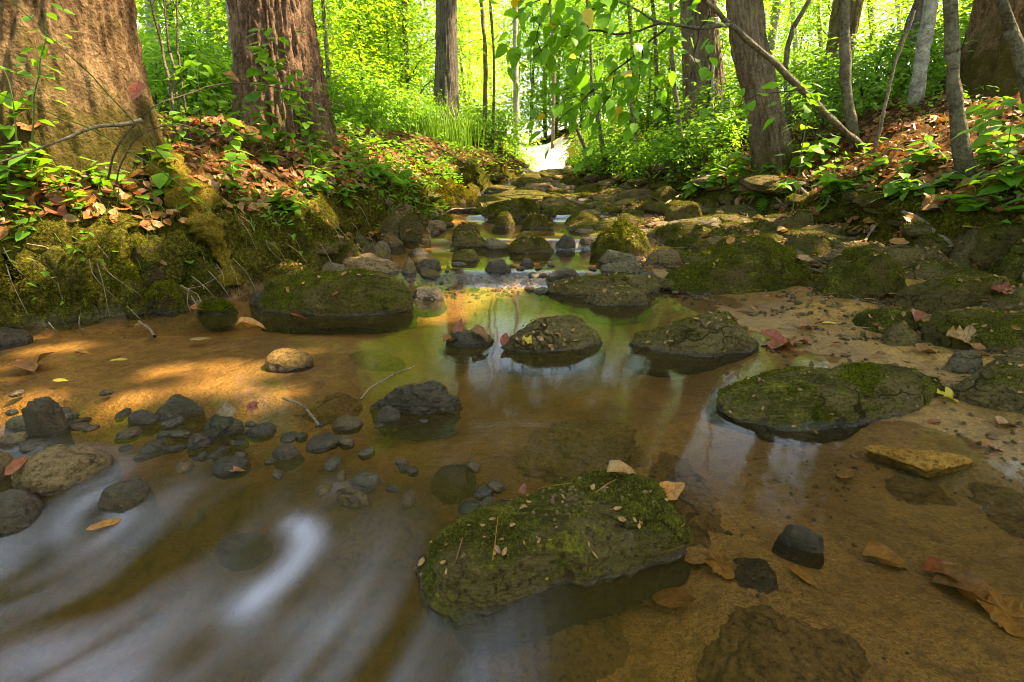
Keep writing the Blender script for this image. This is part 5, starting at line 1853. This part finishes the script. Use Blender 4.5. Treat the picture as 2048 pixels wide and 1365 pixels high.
SGL = 'seedlings on the left bank'
for lb, u, v, h, n, sz in [
        ('tall seedling with broad leaves low on the massive left trunk', 130, 250, .20, 8, .075),
        ('leafy seedling at the left edge halfway up the bank', 20, 300, .16, 8, .06),
        ('seedling with rounded leaves at the left edge lower down', 55, 335, .10, 7, .05),
        ('small seedling in front of the massive left trunk', 215, 300, .12, 7, .045),
        ('seedling with one big drooping leaf by the golden root', 345, 392, .07, 4, .07),
        ('tiny seedling beside the golden root, on the bank rim', 300, 425, .05, 5, .04),
        ('seedling clinging to the dark bank face above the water', 385, 540, .06, 5, .04),
        ('little seedling on the bank rim above the dark hollow', 60, 480, .06, 5, .035),
        ('seedling with long narrow leaves at the left edge', 30, 420, .08, 6, .07),
        ('tall seedling in front of the stout reddish trunk', 540, 330, .42, 16, .065),
        ('bushy seedling at the left foot of the stout reddish trunk', 480, 345, .22, 12, .055),
        ('bushy seedling at the right foot of the stout reddish trunk', 640, 345, .20, 12, .055),
        ('bright seedling on the bank below the stout reddish trunk', 610, 395, .12, 10, .055),
        ('light green seedling right of the golden root', 470, 365, .10, 9, .05),
        ('seedling on the bank rim above the shaggy boulder', 690, 420, .10, 9, .05),
        ('seedling hanging over the leaning slab', 760, 380, .12, 9, .05),
        ('seedling left of the leaning slab', 660, 400, .12, 8, .06),
        ('small seedling at the top of the left bank slope', 560, 420, .07, 7, .04),
        ('seedling at the water by the golden-mossed hump', 856, 440, .08, 7, .06),
        ('sprig on the bank rim above the small mossy stone', 600, 470, .05, 5, .04)]:
    seedling(lb, u, v, h, n, sz, SGL)
SGR = 'seedlings on the right bank'
for lb, u, v, h, n, sz in [
        ('bright seedling at the left foot of the hollow tree', 1475, 375, .20, 14, .075),
        ('seedling left of the hollow tree at the bank rim', 1420, 385, .16, 12, .07),
        ('seedling with large leaves right of the hollow tree', 1600, 350, .16, 9, .085),
        ('two-leaved seedling drooping over the right bank hollow', 1790, 402, .07, 5, .075),
        ('seedling catching sun at the foot of the arching sapling', 1745, 345, .10, 5, .08),
        ('seedling on the rim below the wrist-thick trunk', 1850, 395, .06, 7, .05),
        ('leafy plant with long leaves at the lower right bank edge', 2010, 400, .14, 12, .075),
        ('leafy plant with long leaves at the right edge above the square stone', 2035, 455, .12, 10, .08),
        ('bushy plant at the right edge below the slim leaning stem', 2040, 345, .2, 14, .065),
        ('bushy plant right of the wrist-thick trunk', 1975, 350, .16, 12, .06),
        ('little seedling on the sunlit leaf slope', 1870, 330, .07, 5, .07),
        ('seedling between hollow tree and arching sapling', 1650, 325, .14, 10, .07),
        ('seedling on the upper bank behind the smooth olive boulder', 1380, 405, .14, 12, .07)]:
    seedling(lb, u, v, h, n, sz, SGR)

more = np.random.default_rng(3)
ml, mr = [], []
for k in range(34):
    u, v = more.uniform(0, 780), more.uniform(285, 455)
    if 300 < u < 470 and more.uniform() < .5:
        continue
    ml.append(seedling('x', u, v, more.uniform(.05, .14), int(more.integers(6, 12)), more.uniform(.032, .055), None))
for k in range(26):
    u, v = more.uniform(1330, 2045), more.uniform(330, 430)
    mr.append(seedling('x', u, v, more.uniform(.06, .14), int(more.integers(6, 12)), more.uniform(.04, .065), None))
for lst, side in ((ml, 'left'), (mr, 'right')):
    lst.sort(key=lambda o: o.location[1])
    h_ = len(lst) // 2
    order_labels(lst[:h_], 'small herb', 'in the nearer row on the %s bank slope' % side, 'plant', 'herbs on the %s bank' % side)
    order_labels(lst[h_:], 'small herb', 'in the farther row on the %s bank slope' % side, 'plant', 'herbs on the %s bank' % side)


def leafy_sapling(label, px, Y, nleaf, size, meshes=None):
    """slender whippy shoot with leaves along it"""
    pts = [at(u, v, Y) for u, v in px]
    f = pts[-1]
    g = float(ground(f[0], f[1]))
    pts[-1] = np.array([f[0], f[1], g - .02])
    t = empty('leafy_shoot', (f[0], f[1], g))
    tag(t, label, 'sapling', 'leafy shoots on the banks')
    pts = [p - np.array(t.location) for p in pts]
    link('stem', tube_mesh('stem', pts, np.linspace(.0015, .004, len(pts)), 18, 5, .01, int(px[0][0])), MAT['stem_green'], t)
    C = catmull(pts, 60)
    r = np.random.default_rng(int(px[0][0] * 3 + px[0][1]))
    for k in range(nleaf):
        i = int(50 * (k / nleaf) ** 1.1)
        a = r.uniform(0, 6.28)
        off = np.array([math.cos(a), math.sin(a), 0]) * r.uniform(0, size * 1.6)
        place_leaf(t, C[i] + off + np.array([0, 0, r.normal() * .02]), (math.cos(a), math.sin(a), -.2 + r.normal() * .25), size * r.uniform(.7, 1.2), r.normal() * .3, meshes or LEAF_PLANT)


leafy_sapling('leafy shoot climbing in front of the stout reddish trunk', [(548, 60), (555, 150), (570, 240), (575, 330)], 3.5, 60, .075)
leafy_sapling('leafy shoot at the right side of the stout reddish trunk', [(600, 140), (612, 220), (622, 330)], 3.5, 40, .065)
leafy_sapling('leafy shoot left of the stout reddish trunk', [(470, 190), (490, 260), (500, 345)], 3.4, 36, .065)
leafy_sapling('leafy shoot at the top left against the massive trunk', [(95, 20), (85, 90), (70, 180), (50, 330)], 2.12, 26, .05)
leafy_sapling('leafy shoot at the left edge', [(8, 130), (20, 190), (30, 260), (40, 340)], 2.12, 20, .065)
leafy_sapling('leafy shoot in the gap between the two left trunks', [(392, 120), (400, 200), (405, 300)], 3.2, 40, .07)
leafy_sapling('leafy shoot at the right edge over the mossy stone', [(2030, 190), (2020, 270), (2010, 350), (2000, 430)], 2.7, 44, .09)
leafy_sapling('leafy shoot right of the wrist-thick trunk', [(1975, 200), (1968, 270), (1960, 360)], 3.2, 34, .08)
leafy_sapling('leafy shoot beside the arching sapling', [(1620, 180), (1612, 250), (1600, 345)], 3.7, 34, .08)

# ------------------------------------------------------------------ ferns
def frond_mesh(L, seed, wid=.24):
    r = np.random.default_rng(seed)
    n = 20
    s = np.linspace(.08, 1, n)
    arch = lambda q: np.array([q * L * .92, 0, L * (.42 * q - .62 * q * q)])
    Vs, Fs, o = [], [], 0
    for q in s:
        c = arch(q)
        ln = wid * L * np.sin(np.pi * min(q * .80 + .16, 1)) ** .9 + .004
        for sd in (-1, 1):
            m = 4
            t = np.linspace(0, 1, m)
            w = ln * .15 * np.sin(np.pi * (t * .75 + .25)) + .0006
            dirv = np.array([.28, sd, -.10 + .1 * r.normal()])
            dirv = dirv / np.linalg.norm(dirv)
            mid = c + np.outer(t * ln, dirv) + np.outer(t * t, [0, 0, -.1 * ln])
            ax = np.array([1.0, 0, .1])
            V = np.concatenate([mid - np.outer(w, ax), mid + np.outer(w, ax)])
            Vs.append(V)
            Fs.append(np.array([[k, k + 1, m + k + 1, m + k] for k in range(m - 1)]) + o)
            o += len(V)
    C, Rr, ring, ph, F = tube_arrays([arch(q) for q in (0, .3, .65, 1)], [.0035 * L / .3, .0028 * L / .3, .0018 * L / .3, .0006], 14, 5)
    V = (C[:, None] + ring * Rr[:, None, None]).reshape(-1, 3)
    Vs.append(V)
    Fs.append(F + o)
    return new_mesh('frond', np.concatenate(Vs), np.concatenate(Fs), False)


FRONDS = [frond_mesh(1.0, k) for k in range(3)]
for f in FRONDS:
    f.materials.append(MAT['leaf_near'])
for lb, u, v, L, n, a0, a1 in [
        ('dark fern spreading on the left bank before the pale boulder', 735, 345, .42, 9, 0, 6.28),
        ('second fern on the left bank, nearer the leaning slab', 800, 372, .30, 7, 0, 6.28),
        ('fern with one pale frond hanging over the right bank hollow', 1662, 372, .26, 4, -2.4, -.8),
        ('small fern on the right bank beside the hanging one', 1706, 352, .20, 4, -1.6, .6),
        ('fern at the left rim of the right bank below hollow tree', 1530, 395, .24, 6, -3.6, -.2),
        ('small fern under the wrist-thick trunk at the right', 1935, 405, .20, 5, -3.4, -1.2),
        ('fern among the litter right of the straight brown trunk', 1450, 345, .30, 7, 0, 6.28)]:
    p = hit(u, v)
    t = empty('fern', p)
    tag(t, lb, 'fern', 'ferns on the banks')
    r = np.random.default_rng(u)
    for k in range(n):
        a = a0 + (a1 - a0) * (k + .5) / n + r.normal() * .1
        f = link('frond', FRONDS[k % 3], None, t, rot=(r.normal() * .12, r.normal() * .2 - .1, a), scale=L * r.uniform(.75, 1.1))

# tall grass clumps by the far grey trunk
rg = np.random.default_rng(8)
gl = []
for u, y in [(850, 8.2), (880, 8.0), (905, 8.1), (925, 8.4), (865, 7.6), (835, 7.8)]:
    x = at(u, 330, y)[0]
    g = float(ground(np.array([x]), np.array([y]))[0])
    n = 90
    xx, yy = rg.normal(0, .13, n), rg.normal(0, .13, n)
    V, F = blades(xx, yy, 0 * xx - .02, rg.uniform(.25, .75, n), rg.uniform(.003, .008, n), rg, .5)
    gl.append(link('grass_clump', new_mesh('grass_clump', V, F, False), MAT['grass'], loc=(x, y, g)))
order_labels(gl, 'tall bright grass clump', 'by the grey trunk with the sign', 'grass', 'grass clumps by the grey trunk')

# ------------------------------------------------------------------ sign on the grey trunk
p = at(877, 246, 8.72)
w_, h_ = 26 * project(p[None])[2][0] / FPX, 18 * project(p[None])[2][0] / FPX


def slab(w, h, d, bev=.0):
    V = np.array([(sx * w / 2, sy * d / 2, sz * h / 2) for sx in (-1, 1) for sy in (-1, 1) for sz in (-1, 1)])
    F = np.array([[0, 1, 3, 2], [4, 6, 7, 5], [0, 4, 5, 1], [2, 3, 7, 6], [0, 2, 6, 4], [1, 5, 7, 3]])
    return V, F


sg_ = empty('boundary_sign', (p[0] - .02, p[1], p[2]))
tag(sg_, 'small white sign with an orange-red picture nailed to the grey trunk', 'sign')
w_ *= .62
V, F = slab(w_, w_ * 1.15, .006)
link('board', new_mesh('board', V, F, False), MAT['sign_white'], sg_)
for nm, mt_, x0, x1, z0, z1 in [('picture_field', 'sign_olive', -.42, .42, -.10, .50), ('picture_field', 'sign_orange', -.28, -.06, -.08, .46), ('picture_field', 'sign_red', -.04, .26, -.08, .46)]:
    V, F = slab((x1 - x0) * w_, (z1 - z0) * w_, .002 if 'olive' in mt_ else .004)
    link(nm, new_mesh(nm, V, F, False), MAT[mt_], sg_, loc=((x0 + x1) / 2 * w_, -.004, (z0 + z1) / 2 * w_))

# ------------------------------------------------------------------ golden root of the left trunk, bared roots of the right bank
rt = [hit(u, v) + np.array([0, .02, .012]) for u, v in ((285, 318), (318, 345), (352, 380), (388, 425), (420, 470), (445, 525), (462, 585))]
C, Rr, ring, ph, F = tube_arrays(rt, [.05, .08, .075, .062, .052, .044, .025], 110, 36)
V = (C[:, None] + ring * Rr[:, None, None]).reshape(-1, 3)
V = V + ring.reshape(-1, 3) * (.05 * fbm(V * 7, 5, .6))[:, None]
V = V - np.array(t1.location)
link('root', new_mesh('root', V, F, True, dict(hb=0 * V[:, 2])), MAT['bark_root'], t1)
tri = np.concatenate([F[:, [0, 1, 2]], F[:, [0, 2, 3]]])
mt = moss_tufts(V, tri, -.2, 6000, .012, .0016, 5, -.3)
ro = link('root_moss', new_mesh('root_moss', mt[0], mt[1], False), MAT['moss_gold'], t1)
ro['kind'] = 'stuff'
rr2 = np.random.default_rng(66)
for px in [[(1500, 400), (1482, 420), (1470, 428), (1492, 440)], [(1540, 400), (1550, 415), (1565, 425)], [(1590, 385), (1600, 405), (1560, 432), (1530, 440)], [(1620, 395), (1600, 410), (1570, 412), (1545, 428)],
           [(1480, 395), (1476, 412), (1500, 428)], [(1640, 400), (1630, 420), (1608, 440)]]:
    pts = [hit(u, v) + np.array([0, -.09, .03]) - np.array(t5.location) for u, v in px]
    link('root', tube_mesh('root', pts, np.linspace(.010, .003, len(pts)), 16, 6, .02, 3), MAT['stick'], t5)

# ------------------------------------------------------------------ sticks and brambles
def stick(name, label, px, w, mat='stick', cat='stick', group=None, off=.02, rings=26):
    pts, rad = [], []
    for q, w_ in zip(px, np.linspace(w[0], w[1], len(px))):
        p = at(*q) if len(q) == 3 else hit(*q) + np.array([0, 0, off])
        pts.append(p)
        rad.append(w_ / 2 * project(p[None])[2][0] / FPX)
    o0 = pts[-1].copy()
    o = link(name, tube_mesh(name, [p - o0 for p in pts], rad, rings, 8, .008, int(px[0][0])), MAT[mat], loc=o0)
    return tag(o, label, cat, group)


stick('fallen_branch', 'long pale dead branch slanting down the right bank to the slabs', [(1680, 385), (1740, 408), (1795, 425), (1850, 455), (1880, 480), (1900, 506)], (5, 13))
stick('stick', 'mossy grey stick poking out before the massive left trunk', [(0, 324, 1.7), (110, 285, 1.75), (200, 255, 1.8), (285, 240, 1.85)], (3, 9))
bg = 'brambles arching over the left bank'
stick('bramble', 'dark bramble stem arching from the left bank to the reddish trunk', [(690, 215, 3.2), (600, 185, 2.8), (480, 165, 2.4), (380, 185, 2.2), (290, 228, 2.0), (235, 300, 1.9), (215, 360, 1.88)], (1.5, 4), 'twig', 'bramble', bg)
stick('bramble', 'lower dark bramble stem beside the golden root', [(430, 265, 2.3), (350, 250, 2.1), (280, 275, 2.0), (245, 320, 1.95), (232, 370, 1.92)], (1.5, 3), 'twig', 'bramble', bg)
stick('bramble', 'upper thin green bramble crossing the massive left trunk', [(20, 0, 1.5), (80, 55, 1.55), (130, 100, 1.6), (200, 170, 1.7), (260, 235, 1.8), (330, 320, 1.95)], (2, 3), 'stem_green', 'bramble', bg)
stick('bramble', 'long thin bramble running across the left bank slope', [(-10, 180, 1.5), (100, 225, 1.6), (200, 270, 1.75), (330, 345, 1.95), (420, 420, 2.1)], (2, 2.5), 'stem_green', 'bramble', bg)
stick('stick', 'thin stick leaning at the upper gravel bar behind the wedge', [(1422, 362), (1385, 385), (1345, 405), (1322, 424)], (4, 5), off=.03)
stick('stick', 'forked twig standing on the wet sand at left', [(278, 655), (300, 668), (312, 684)], (5, 7), off=.02)
stick('stick', 'thin stalk hanging down the dark left bank, left one', [(60, 505), (110, 520), (122, 590), (130, 615)], (2.5, 4), off=.03)
stick('stick', 'thin stalk hanging down the dark left bank, right one', [(200, 505), (232, 545), (248, 590), (256, 620)], (2.5, 3.5), off=.03)
stick('stick', 'pale stalk leaning on the bank above the small mossy stone', [(602, 447), (618, 490), (630, 532)], (3, 3.5), off=.03)
stick('stick', 'twig bending over the craggy dark rock', [(830, 752), (790, 768), (750, 795), (722, 822)], (2.5, 5), off=.03)
stick('stick', 'thin twig caught in the cascade', [(570, 812), (600, 822), (622, 845), (640, 868)], (4, 6), off=.02)
stick('stick', 'short stick propped against the square mossy stone', [(2032, 525), (2040, 560), (2046, 590)], (6, 7), off=.04)
stick('stick', 'forked stick on the rotten log', [(1745, 470), (1735, 485), (1724, 500)], (6, 5), off=.05)
stick('stick', 'thin stick at the water left of the log-shaped boulder', [(880, 440), (905, 426), (940, 424), (960, 425)], (3, 4), off=.03)
stick('stick', 'slim stick leaning on the golden-mossed hump', [(898, 395), (912, 412), (926, 424)], (3, 3.5), off=.06)

# ------------------------------------------------------------------ fallen leaves one can pick out
DL = {
    'curl': [blade('fallen_leaf', 1, .55, .5, .35, seed=4, crumple=.08), blade('fallen_leaf', 1, .6, .25, -.3, seed=5, crumple=.1), blade('fallen_leaf', 1, .62, .7, .2, seed=6, crumple=.1)],
    'lobe': [lobed('fallen_leaf', 1, 5, .30, .45, 1, .10), lobed('fallen_leaf', 1, 5, .24, .6, 2, .13), lobed('fallen_leaf', 1, 7, .34, .4, 3, .10)],
    'flat': [blade('fallen_leaf', 1, .5, .05, .04, seed=7, crumple=.03), blade('fallen_leaf', 1, .42, .08, .08, seed=8, crumple=.04)],
}
_cache = {}


bpy.context.view_layer.update()
_dg = bpy.context.evaluated_depsgraph_get()


def land(u, v):
    """first thing, stone, ground or water, on the line of sight"""
    d = Vector([float(c) for c in ray(u, v)]).normalized()
    ok, p, nrm, _, ob, _ = SC.ray_cast(_dg, Vector((0, 0, CAM_H)), d)
    return (np.array(p), ob) if ok else (hit(u, v), None)


def fallen(label, u, v, px, kind, mat, rot=0.0, tilt=(0, 0), off=.006, Y=None, under=False, z=None):
    off = min(off, .012) if not Y else off
    key = (kind, mat)
    if key not in _cache:
        _cache[key] = [share(m, MAT[mat]) for m in DL[kind]]
    if z is not None:
        p = at_z(u, v, z)
    else:
        p = at(u, v, Y) if Y else hit(u, v, under) if under else land(u, v)[0]
    s = .85 * px * project(p[None])[2][0] / FPX
    o = link('fallen_leaf', random.choice(_cache[key]), None)
    R_ = Euler((tilt[0], tilt[1], rot))
    o.rotation_euler = R_
    o.scale = (s, s, s)
    o.location = Vector([float(c) for c in p]) - R_.to_matrix() @ Vector((s * .5, 0, 0)) + Vector((0, 0, off))
    return tag(o, label, 'leaf', None)


FL = fallen
FL('curled orange-brown leaf on the right end of the front slab', 1345, 985, 100, 'curl', 'dead_gold', .6, (.25, -.3), .010)
FL('dry tan leaf lying on the far rim of the front slab', 1245, 950, 80, 'curl', 'dead_tan', .15, (.2, 0), .008)
FL('small dark red leaf standing on the front slab', 1045, 985, 34, 'curl', 'dead_red', 1.2, (0, -1.0), .006)
FL('brown maple leaf under water below the front slab', 1285, 1190, 135, 'lobe', 'dead', .9, (0, 0), .012, under=True)
FL('brown leaf under water touching the maple leaf', 1345, 1218, 100, 'curl', 'dead', -.4, (0, 0), .012, under=True)
FL('olive brown leaf under water at the right foot of the front slab', 1400, 1120, 110, 'flat', 'dead_tan', .3, (0, 0), .012, under=True)
FL('narrow orange leaf sunk in the sand right of the broken stone', 1605, 1160, 70, 'flat', 'dead_gold', -1.0, (0, 0), .010, under=True)
FL('yellow-gold leaf trailing in the water at lower right', 1775, 1128, 110, 'curl', 'dead_gold', -.35, (.1, 0), .006, under=True)
FL('long rusty leaf trailing in the water at lower right', 1950, 1195, 170, 'curl', 'dead', -.5, (.1, 0), .004, under=True)
FL('purplish maple leaf on the wet sand right of mid-stream boulder', 1570, 690, 95, 'lobe', 'dead_red', 2.2, (.1, .1))
FL('curled brown leaf on the wet sand above the maple leaf', 1618, 655, 60, 'curl', 'dead', .4, (.2, .1))
FL('yellow leaf on the wet sand by the small flat stone', 1660, 648, 45, 'flat', 'leaf_yellow', .1)
FL('big brown maple leaf propped by the smooth grey pebble', 1930, 690, 85, 'lobe', 'dead_tan', 1.0, (.5, -.5), .03)
FL('long dull leaf lying left of the big brown maple leaf', 1862, 702, 85, 'curl', 'dead', .3, (.1, 0))
FL('rust-red leaf curled on the small flat mossy stone', 1832, 636, 55, 'curl', 'dead_red', .9, (.3, -.5), .03)
FL('olive yellow leaf between the two right-hand boulders', 1893, 800, 42, 'lobe', 'leaf_yellow', 1.2, (.4, -.2), .01)
FL('tan leaf on the sand at the right edge', 2018, 848, 75, 'curl', 'dead_tan', .3, (.1, 0))
FL('brown leaf on the sand below the yellow slab', 1990, 897, 60, 'curl', 'dead', -.2, (.1, 0))
FL('orange leaf on the sand under the left boulder rim', 1870, 845, 45, 'flat', 'dead_red', .3)
FL('glowing red leaf caught in sun at the right edge', 2003, 588, 48, 'lobe', 'dead_red', .8, (.3, -.6), .05)
FL('rusty leaf on the stones left of the square mossy stone', 1965, 540, 50, 'curl', 'dead', .2, (.2, 0), .05)
FL('yellow leaf on the blocky grey-brown stone', 1940, 458, 42, 'flat', 'leaf_yellow', .1, (.2, 0), .03)
FL('pointed tan oak leaf hanging in the right bank hollow', 1868, 412, 60, 'lobe', 'dead_tan', -1.4, (.2, .9), .02)
FL('orange leaf against the bank beside the pale branch', 1825, 445, 45, 'curl', 'dead_gold', -.9, (.5, .3), .03)
FL('orange leaf above the stacked flat slabs', 1795, 492, 42, 'curl', 'dead_gold', -.8, (.5, .3), .03)
FL('orange leaf left of the pale branch on the log', 1740, 450, 45, 'curl', 'dead_gold', .2, (.3, .1), .03)
FL('yellow-orange leaf in front of the smooth olive boulder', 1462, 484, 38, 'flat', 'dead_gold', .9, (.3, -.5), .03)
FL('orange leaf at the foot of the round dark mossy ball', 1512, 468, 26, 'curl', 'dead_gold', .9, (.3, -.6), .03)
FL('orange leaf right of the round dark mossy ball', 1568, 465, 38, 'curl', 'dead_gold', .1, (.3, -.1), .03)
FL('tan leaf wedged between biggest boulder and tilted slab', 1605, 525, 42, 'curl', 'dead_tan', -.7, (.3, .4), .06)
FL('brown curled leaf standing on the mid-stream black stone', 918, 662, 48, 'curl', 'dead_red', 1.3, (.1, -1.2), .03)
FL('dark brown leaf lying over the mid-stream black stone', 905, 685, 50, 'curl', 'dead', .5, (.2, -.2), .02)
FL('brown leaf arched across the mid-stream black stone', 960, 675, 55, 'curl', 'dead', -.6, (.2, .2), .035)
FL('orange leaf at the left tip of the dark mid-stream stone', 1010, 685, 38, 'curl', 'dead_red', 1.2, (.3, -.9), .02)
FL('small yellow leaf on the dark mid-stream stone', 1054, 688, 26, 'lobe', 'leaf_yellow', 1.0, (.5, -.2), .03)
FL('ribbed tan leaf on the left shallows below the broad boulder', 503, 656, 68, 'curl', 'dead_gold', .2, (.1, 0), .01)
FL('yellow leaf floating on the left shallows, near the edge', 124, 768, 38, 'flat', 'leaf_yellow', -.1, (0, 0), .012)
FL('yellow leaf on the wet sand, farther in from the left', 240, 726, 36, 'flat', 'leaf_yellow', .5, (0, 0), .012)
FL('pale olive leaf on the left shallows', 168, 714, 34, 'curl', 'dead_gold', .2, (0, 0), .012)
FL('green leaf afloat left of the pale olive leaf', 146, 722, 22, 'flat', 'leaf_plant', .0, (0, 0), .012)
FL('golden leaf beside the forked twig', 250, 685, 26, 'curl', 'dead_gold', -.7, (0, 0), .012)
FL('golden leaf at the foot of the left bank', 284, 655, 30, 'flat', 'dead_gold', .1, (0, 0), .012)
FL('thin tan leaf right of the forked twig', 402, 684, 48, 'flat', 'dead_tan', .3, (0, 0), .012)
FL('brown leaf heap at the left edge of the wet sand', 60, 735, 80, 'lobe', 'dead', .6, (0, 0), .012)
FL('reddish leaf at the left edge beside the tan cobble', 40, 945, 55, 'curl', 'dead_red', .9, (.3, -.3), .02)
FL('orange leaf pinned on a stone at the head of the cascade', 506, 822, 34, 'lobe', 'dead_red', .5, (.4, -.3), .03)
FL('brown leaf riding over the sunken hump in the cascade', 474, 948, 40, 'curl', 'dead', .4, (.1, 0), .03)
FL('blurred rusty leaf swept under the white water', 212, 1058, 70, 'flat', 'dead_gold', .7, (0, 0), .015)
FL('orange leaf on the broad mossy left boulder', 672, 594, 20, 'curl', 'dead_red', .8, (.2, -.2), .05)
FL('red leaf at the foot of the broad mossy left boulder', 598, 632, 40, 'curl', 'dead_red', -.2, (.1, 0))
FL('brown leaf on the shore left of the broad mossy boulder', 400, 618, 46, 'curl', 'dead', .2, (.2, 0))
FL('orange leaf on the shore behind the dark foot stone', 535, 535, 34, 'curl', 'dead_gold', .9, (.3, -.4), .02)
FL('big golden leaf on the left bank near the bramble roots', 150, 405, 85, 'lobe', 'dead_gold', 1.0, (.5, -.3), .02)
FL('big rusty leaf at the left edge on the bank', 60, 408, 75, 'lobe', 'dead', .4, (.4, -.2), .02)
FL('dark brown leaf below the big golden leaf', 112, 425, 60, 'lobe', 'dead_red', .9, (.5, -.2), .02)
FL('rusty oak leaf on the bank below the golden root', 350, 436, 55, 'lobe', 'dead', -.4, (.5, -.2), .02)
FL('tan leaf on the bank rim right of the golden root', 525, 415, 42, 'flat', 'dead_tan', .5, (.4, -.2), .02)
FL('rusty leaf stuck on the dark bank face', 320, 532, 34, 'curl', 'dead', .1, (.5, 0), .05)
FL('dark dead leaf hanging from a bramble by the left trunk', 278, 185, 58, 'curl', 'dead_red', -1.4, (.2, 1.2), 0, Y=1.98)
FL('curled brown leaf caught on the arching bramble', 462, 150, 46, 'curl', 'dead', -.3, (.3, .2), .0, Y=2.4)
FL('yellow leaf on the left bank in sun below the left trunk', 68, 355, 45, 'lobe', 'dead_gold', .4, (.5, -.3), .03)
FL('brown leaf standing on the bank under the stick', 55, 255, 60, 'lobe', 'dead', 1.2, (.5, -.6), .02)
FL('tan leaf standing on the sunlit right slope', 1600 + 255, 305, 45, 'curl', 'dead_gold', .4, (.3, -.3), .02)
FL('brown curled leaf on the sunlit right slope by the wrist-thick trunk', 1880, 245, 55, 'curl', 'dead_tan', .1, (.3, -.2), .02)
FL('orange leaf pile beside the leaning slab', 748, 466, 34, 'lobe', 'dead_gold', .4, (.4, -.3), .03)
FL('orange leaf at the water below the dark mossy knob', 820, 464, 22, 'curl', 'dead_gold', .4, (.4, -.3), .03)

FL('small rusty leaf sunk beside the brown maple leaf', 1250, 1150, 80, 'curl', 'dead_red', 1.4, (0, 0), .010, under=True)
FL('golden leaf tucked under the right foot of the front slab', 1440, 1135, 90, 'lobe', 'dead_gold', -.2, (0, 0), .010, under=True)
FL('bright orange leaf in the water at the lower right edge', 2010, 1235, 120, 'lobe', 'dead_gold', -.7, (.1, 0), .010, under=True)
FL('rust-coloured leaf in the water at the lower right edge', 1890, 1160, 100, 'curl', 'dead_red', -.3, (.1, 0), .010, under=True)
FL('brown leaf in the shallows below the long low boulder', 1600, 905, 60, 'curl', 'dead', .7, (0, 0), .010, under=True)
FL('small orange leaf in the shallows left of the yellow slab', 1690, 960, 46, 'curl', 'dead_gold', .2, (0, 0), .010, under=True)

# pine needles, grit and bits on the front slab
rn = np.random.default_rng(17)
for lb, px in [('long yellow pine needle on the front slab, left one', [(985, 1100, .062), (990, 1065, .066), (996, 1012, .066)]),
               ('yellow pine needle on the far rim of the front slab', [(1075, 957, .07), (1110, 950, .07), (1145, 945, .07)]),
               ('short brown pine needle at the left corner of the front slab', [(912, 1100, .055), (918, 1080, .058), (925, 1055, .06)]),
               ('pine needle near the right end of the front slab', [(1190, 965, .07), (1210, 950, .07), (1232, 938, .07)])]:
    pts = [land(q[0], q[1] + 25)[0] + np.array([0, 0, .004]) for q in px]
    o0 = pts[0]
    tag(link('pine_needle', tube_mesh('pine_needle', [q - o0 for q in pts], [.0007, .0009, .0004], 8, 5), MAT['dead_gold'], loc=o0), lb, 'pine needle')
# grit gathered in the hollow on top of the front slab
V0, F0 = ico(2)
Vs, Fs, o = [], [], 0
for k in range(90):
    q, ob = land(1140 + rn.normal() * 62, 1000 + rn.normal() * 20)
    if ob is None or not ob.name.startswith('mossy_rock'):
        continue
    sz = rn.uniform(.0015, .0055)
    Vs.append(V0 * sz * rn.uniform(.6, 1.2, 3) + q + np.array([0, 0, sz * .4]))
    Fs.append(F0 + o)
    o += len(V0)
if Vs:
    V = np.concatenate(Vs)
    tag(link('grit', new_mesh('grit', V, np.concatenate(Fs), True, dict(wet=np.zeros(len(V)))), MAT['rock_tan']), 'grit and tiny pebbles lying on the front slab', 'gravel', kind='stuff')

# short dead twigs strewn over the right bar and both bank feet
nt = 240
ty = 1.4 + 5.5 * rn.uniform(0, 1, nt) ** 1.4
tx = np.where(np.arange(nt) % 4 > 0, np.interp(ty, E_Y, E_X) + (np.interp(ty, R_Y, R_X) + .5 - np.interp(ty, E_Y, E_X)) * rn.uniform(.05, 1, nt), np.interp(ty, L_Y, L_X) - rn.uniform(-.05, .9, nt))
tz = surf(tx, ty)
tubes = []
for x, y, z in zip(tx, ty, tz):
    a_, ln = rn.uniform(0, 6.28), rn.uniform(.03, .13) * (1 + y / 6)
    d_ = np.array([math.cos(a_), math.sin(a_), rn.normal() * .25]) * ln
    p0 = np.array([x, y, z + .015])
    tubes.append(([p0, p0 + d_ * .5 + rn.normal(size=3) * ln * .08, p0 + d_], [.0022, .0018, .0009]))
tag(link('twig_debris', join_tubes('twig_debris', tubes, 5, 5), MAT['stick']), 'short dead twigs strewn over the right bar and the bank feet', 'twigs', kind='stuff')

# fine roots hanging from the left bank
tubes = []
for k in range(60):
    y = 1.7 + 2.2 * rn.uniform() ** 1.3
    x = float(np.interp(y, L_Y, L_X)) - rn.uniform(.0, .12)
    z = float(ground(np.array([x]), np.array([y]))[0])
    p0 = np.array([x + .05, y - .04, z + .02])
    ln = rn.uniform(.06, .2)
    tubes.append(([p0, p0 + np.array([.05 + rn.normal() * .02, -.03, -ln * .4]), p0 + np.array([.06 + rn.normal() * .03, -.03 + rn.normal() * .02, -ln])], [.002, .0014, .0006]))
tag(link('hanging_rootlets', join_tubes('hanging_rootlets', tubes, 6, 5), MAT['stick']), 'fine dry rootlets hanging down the face of the left bank', 'roots', kind='stuff')
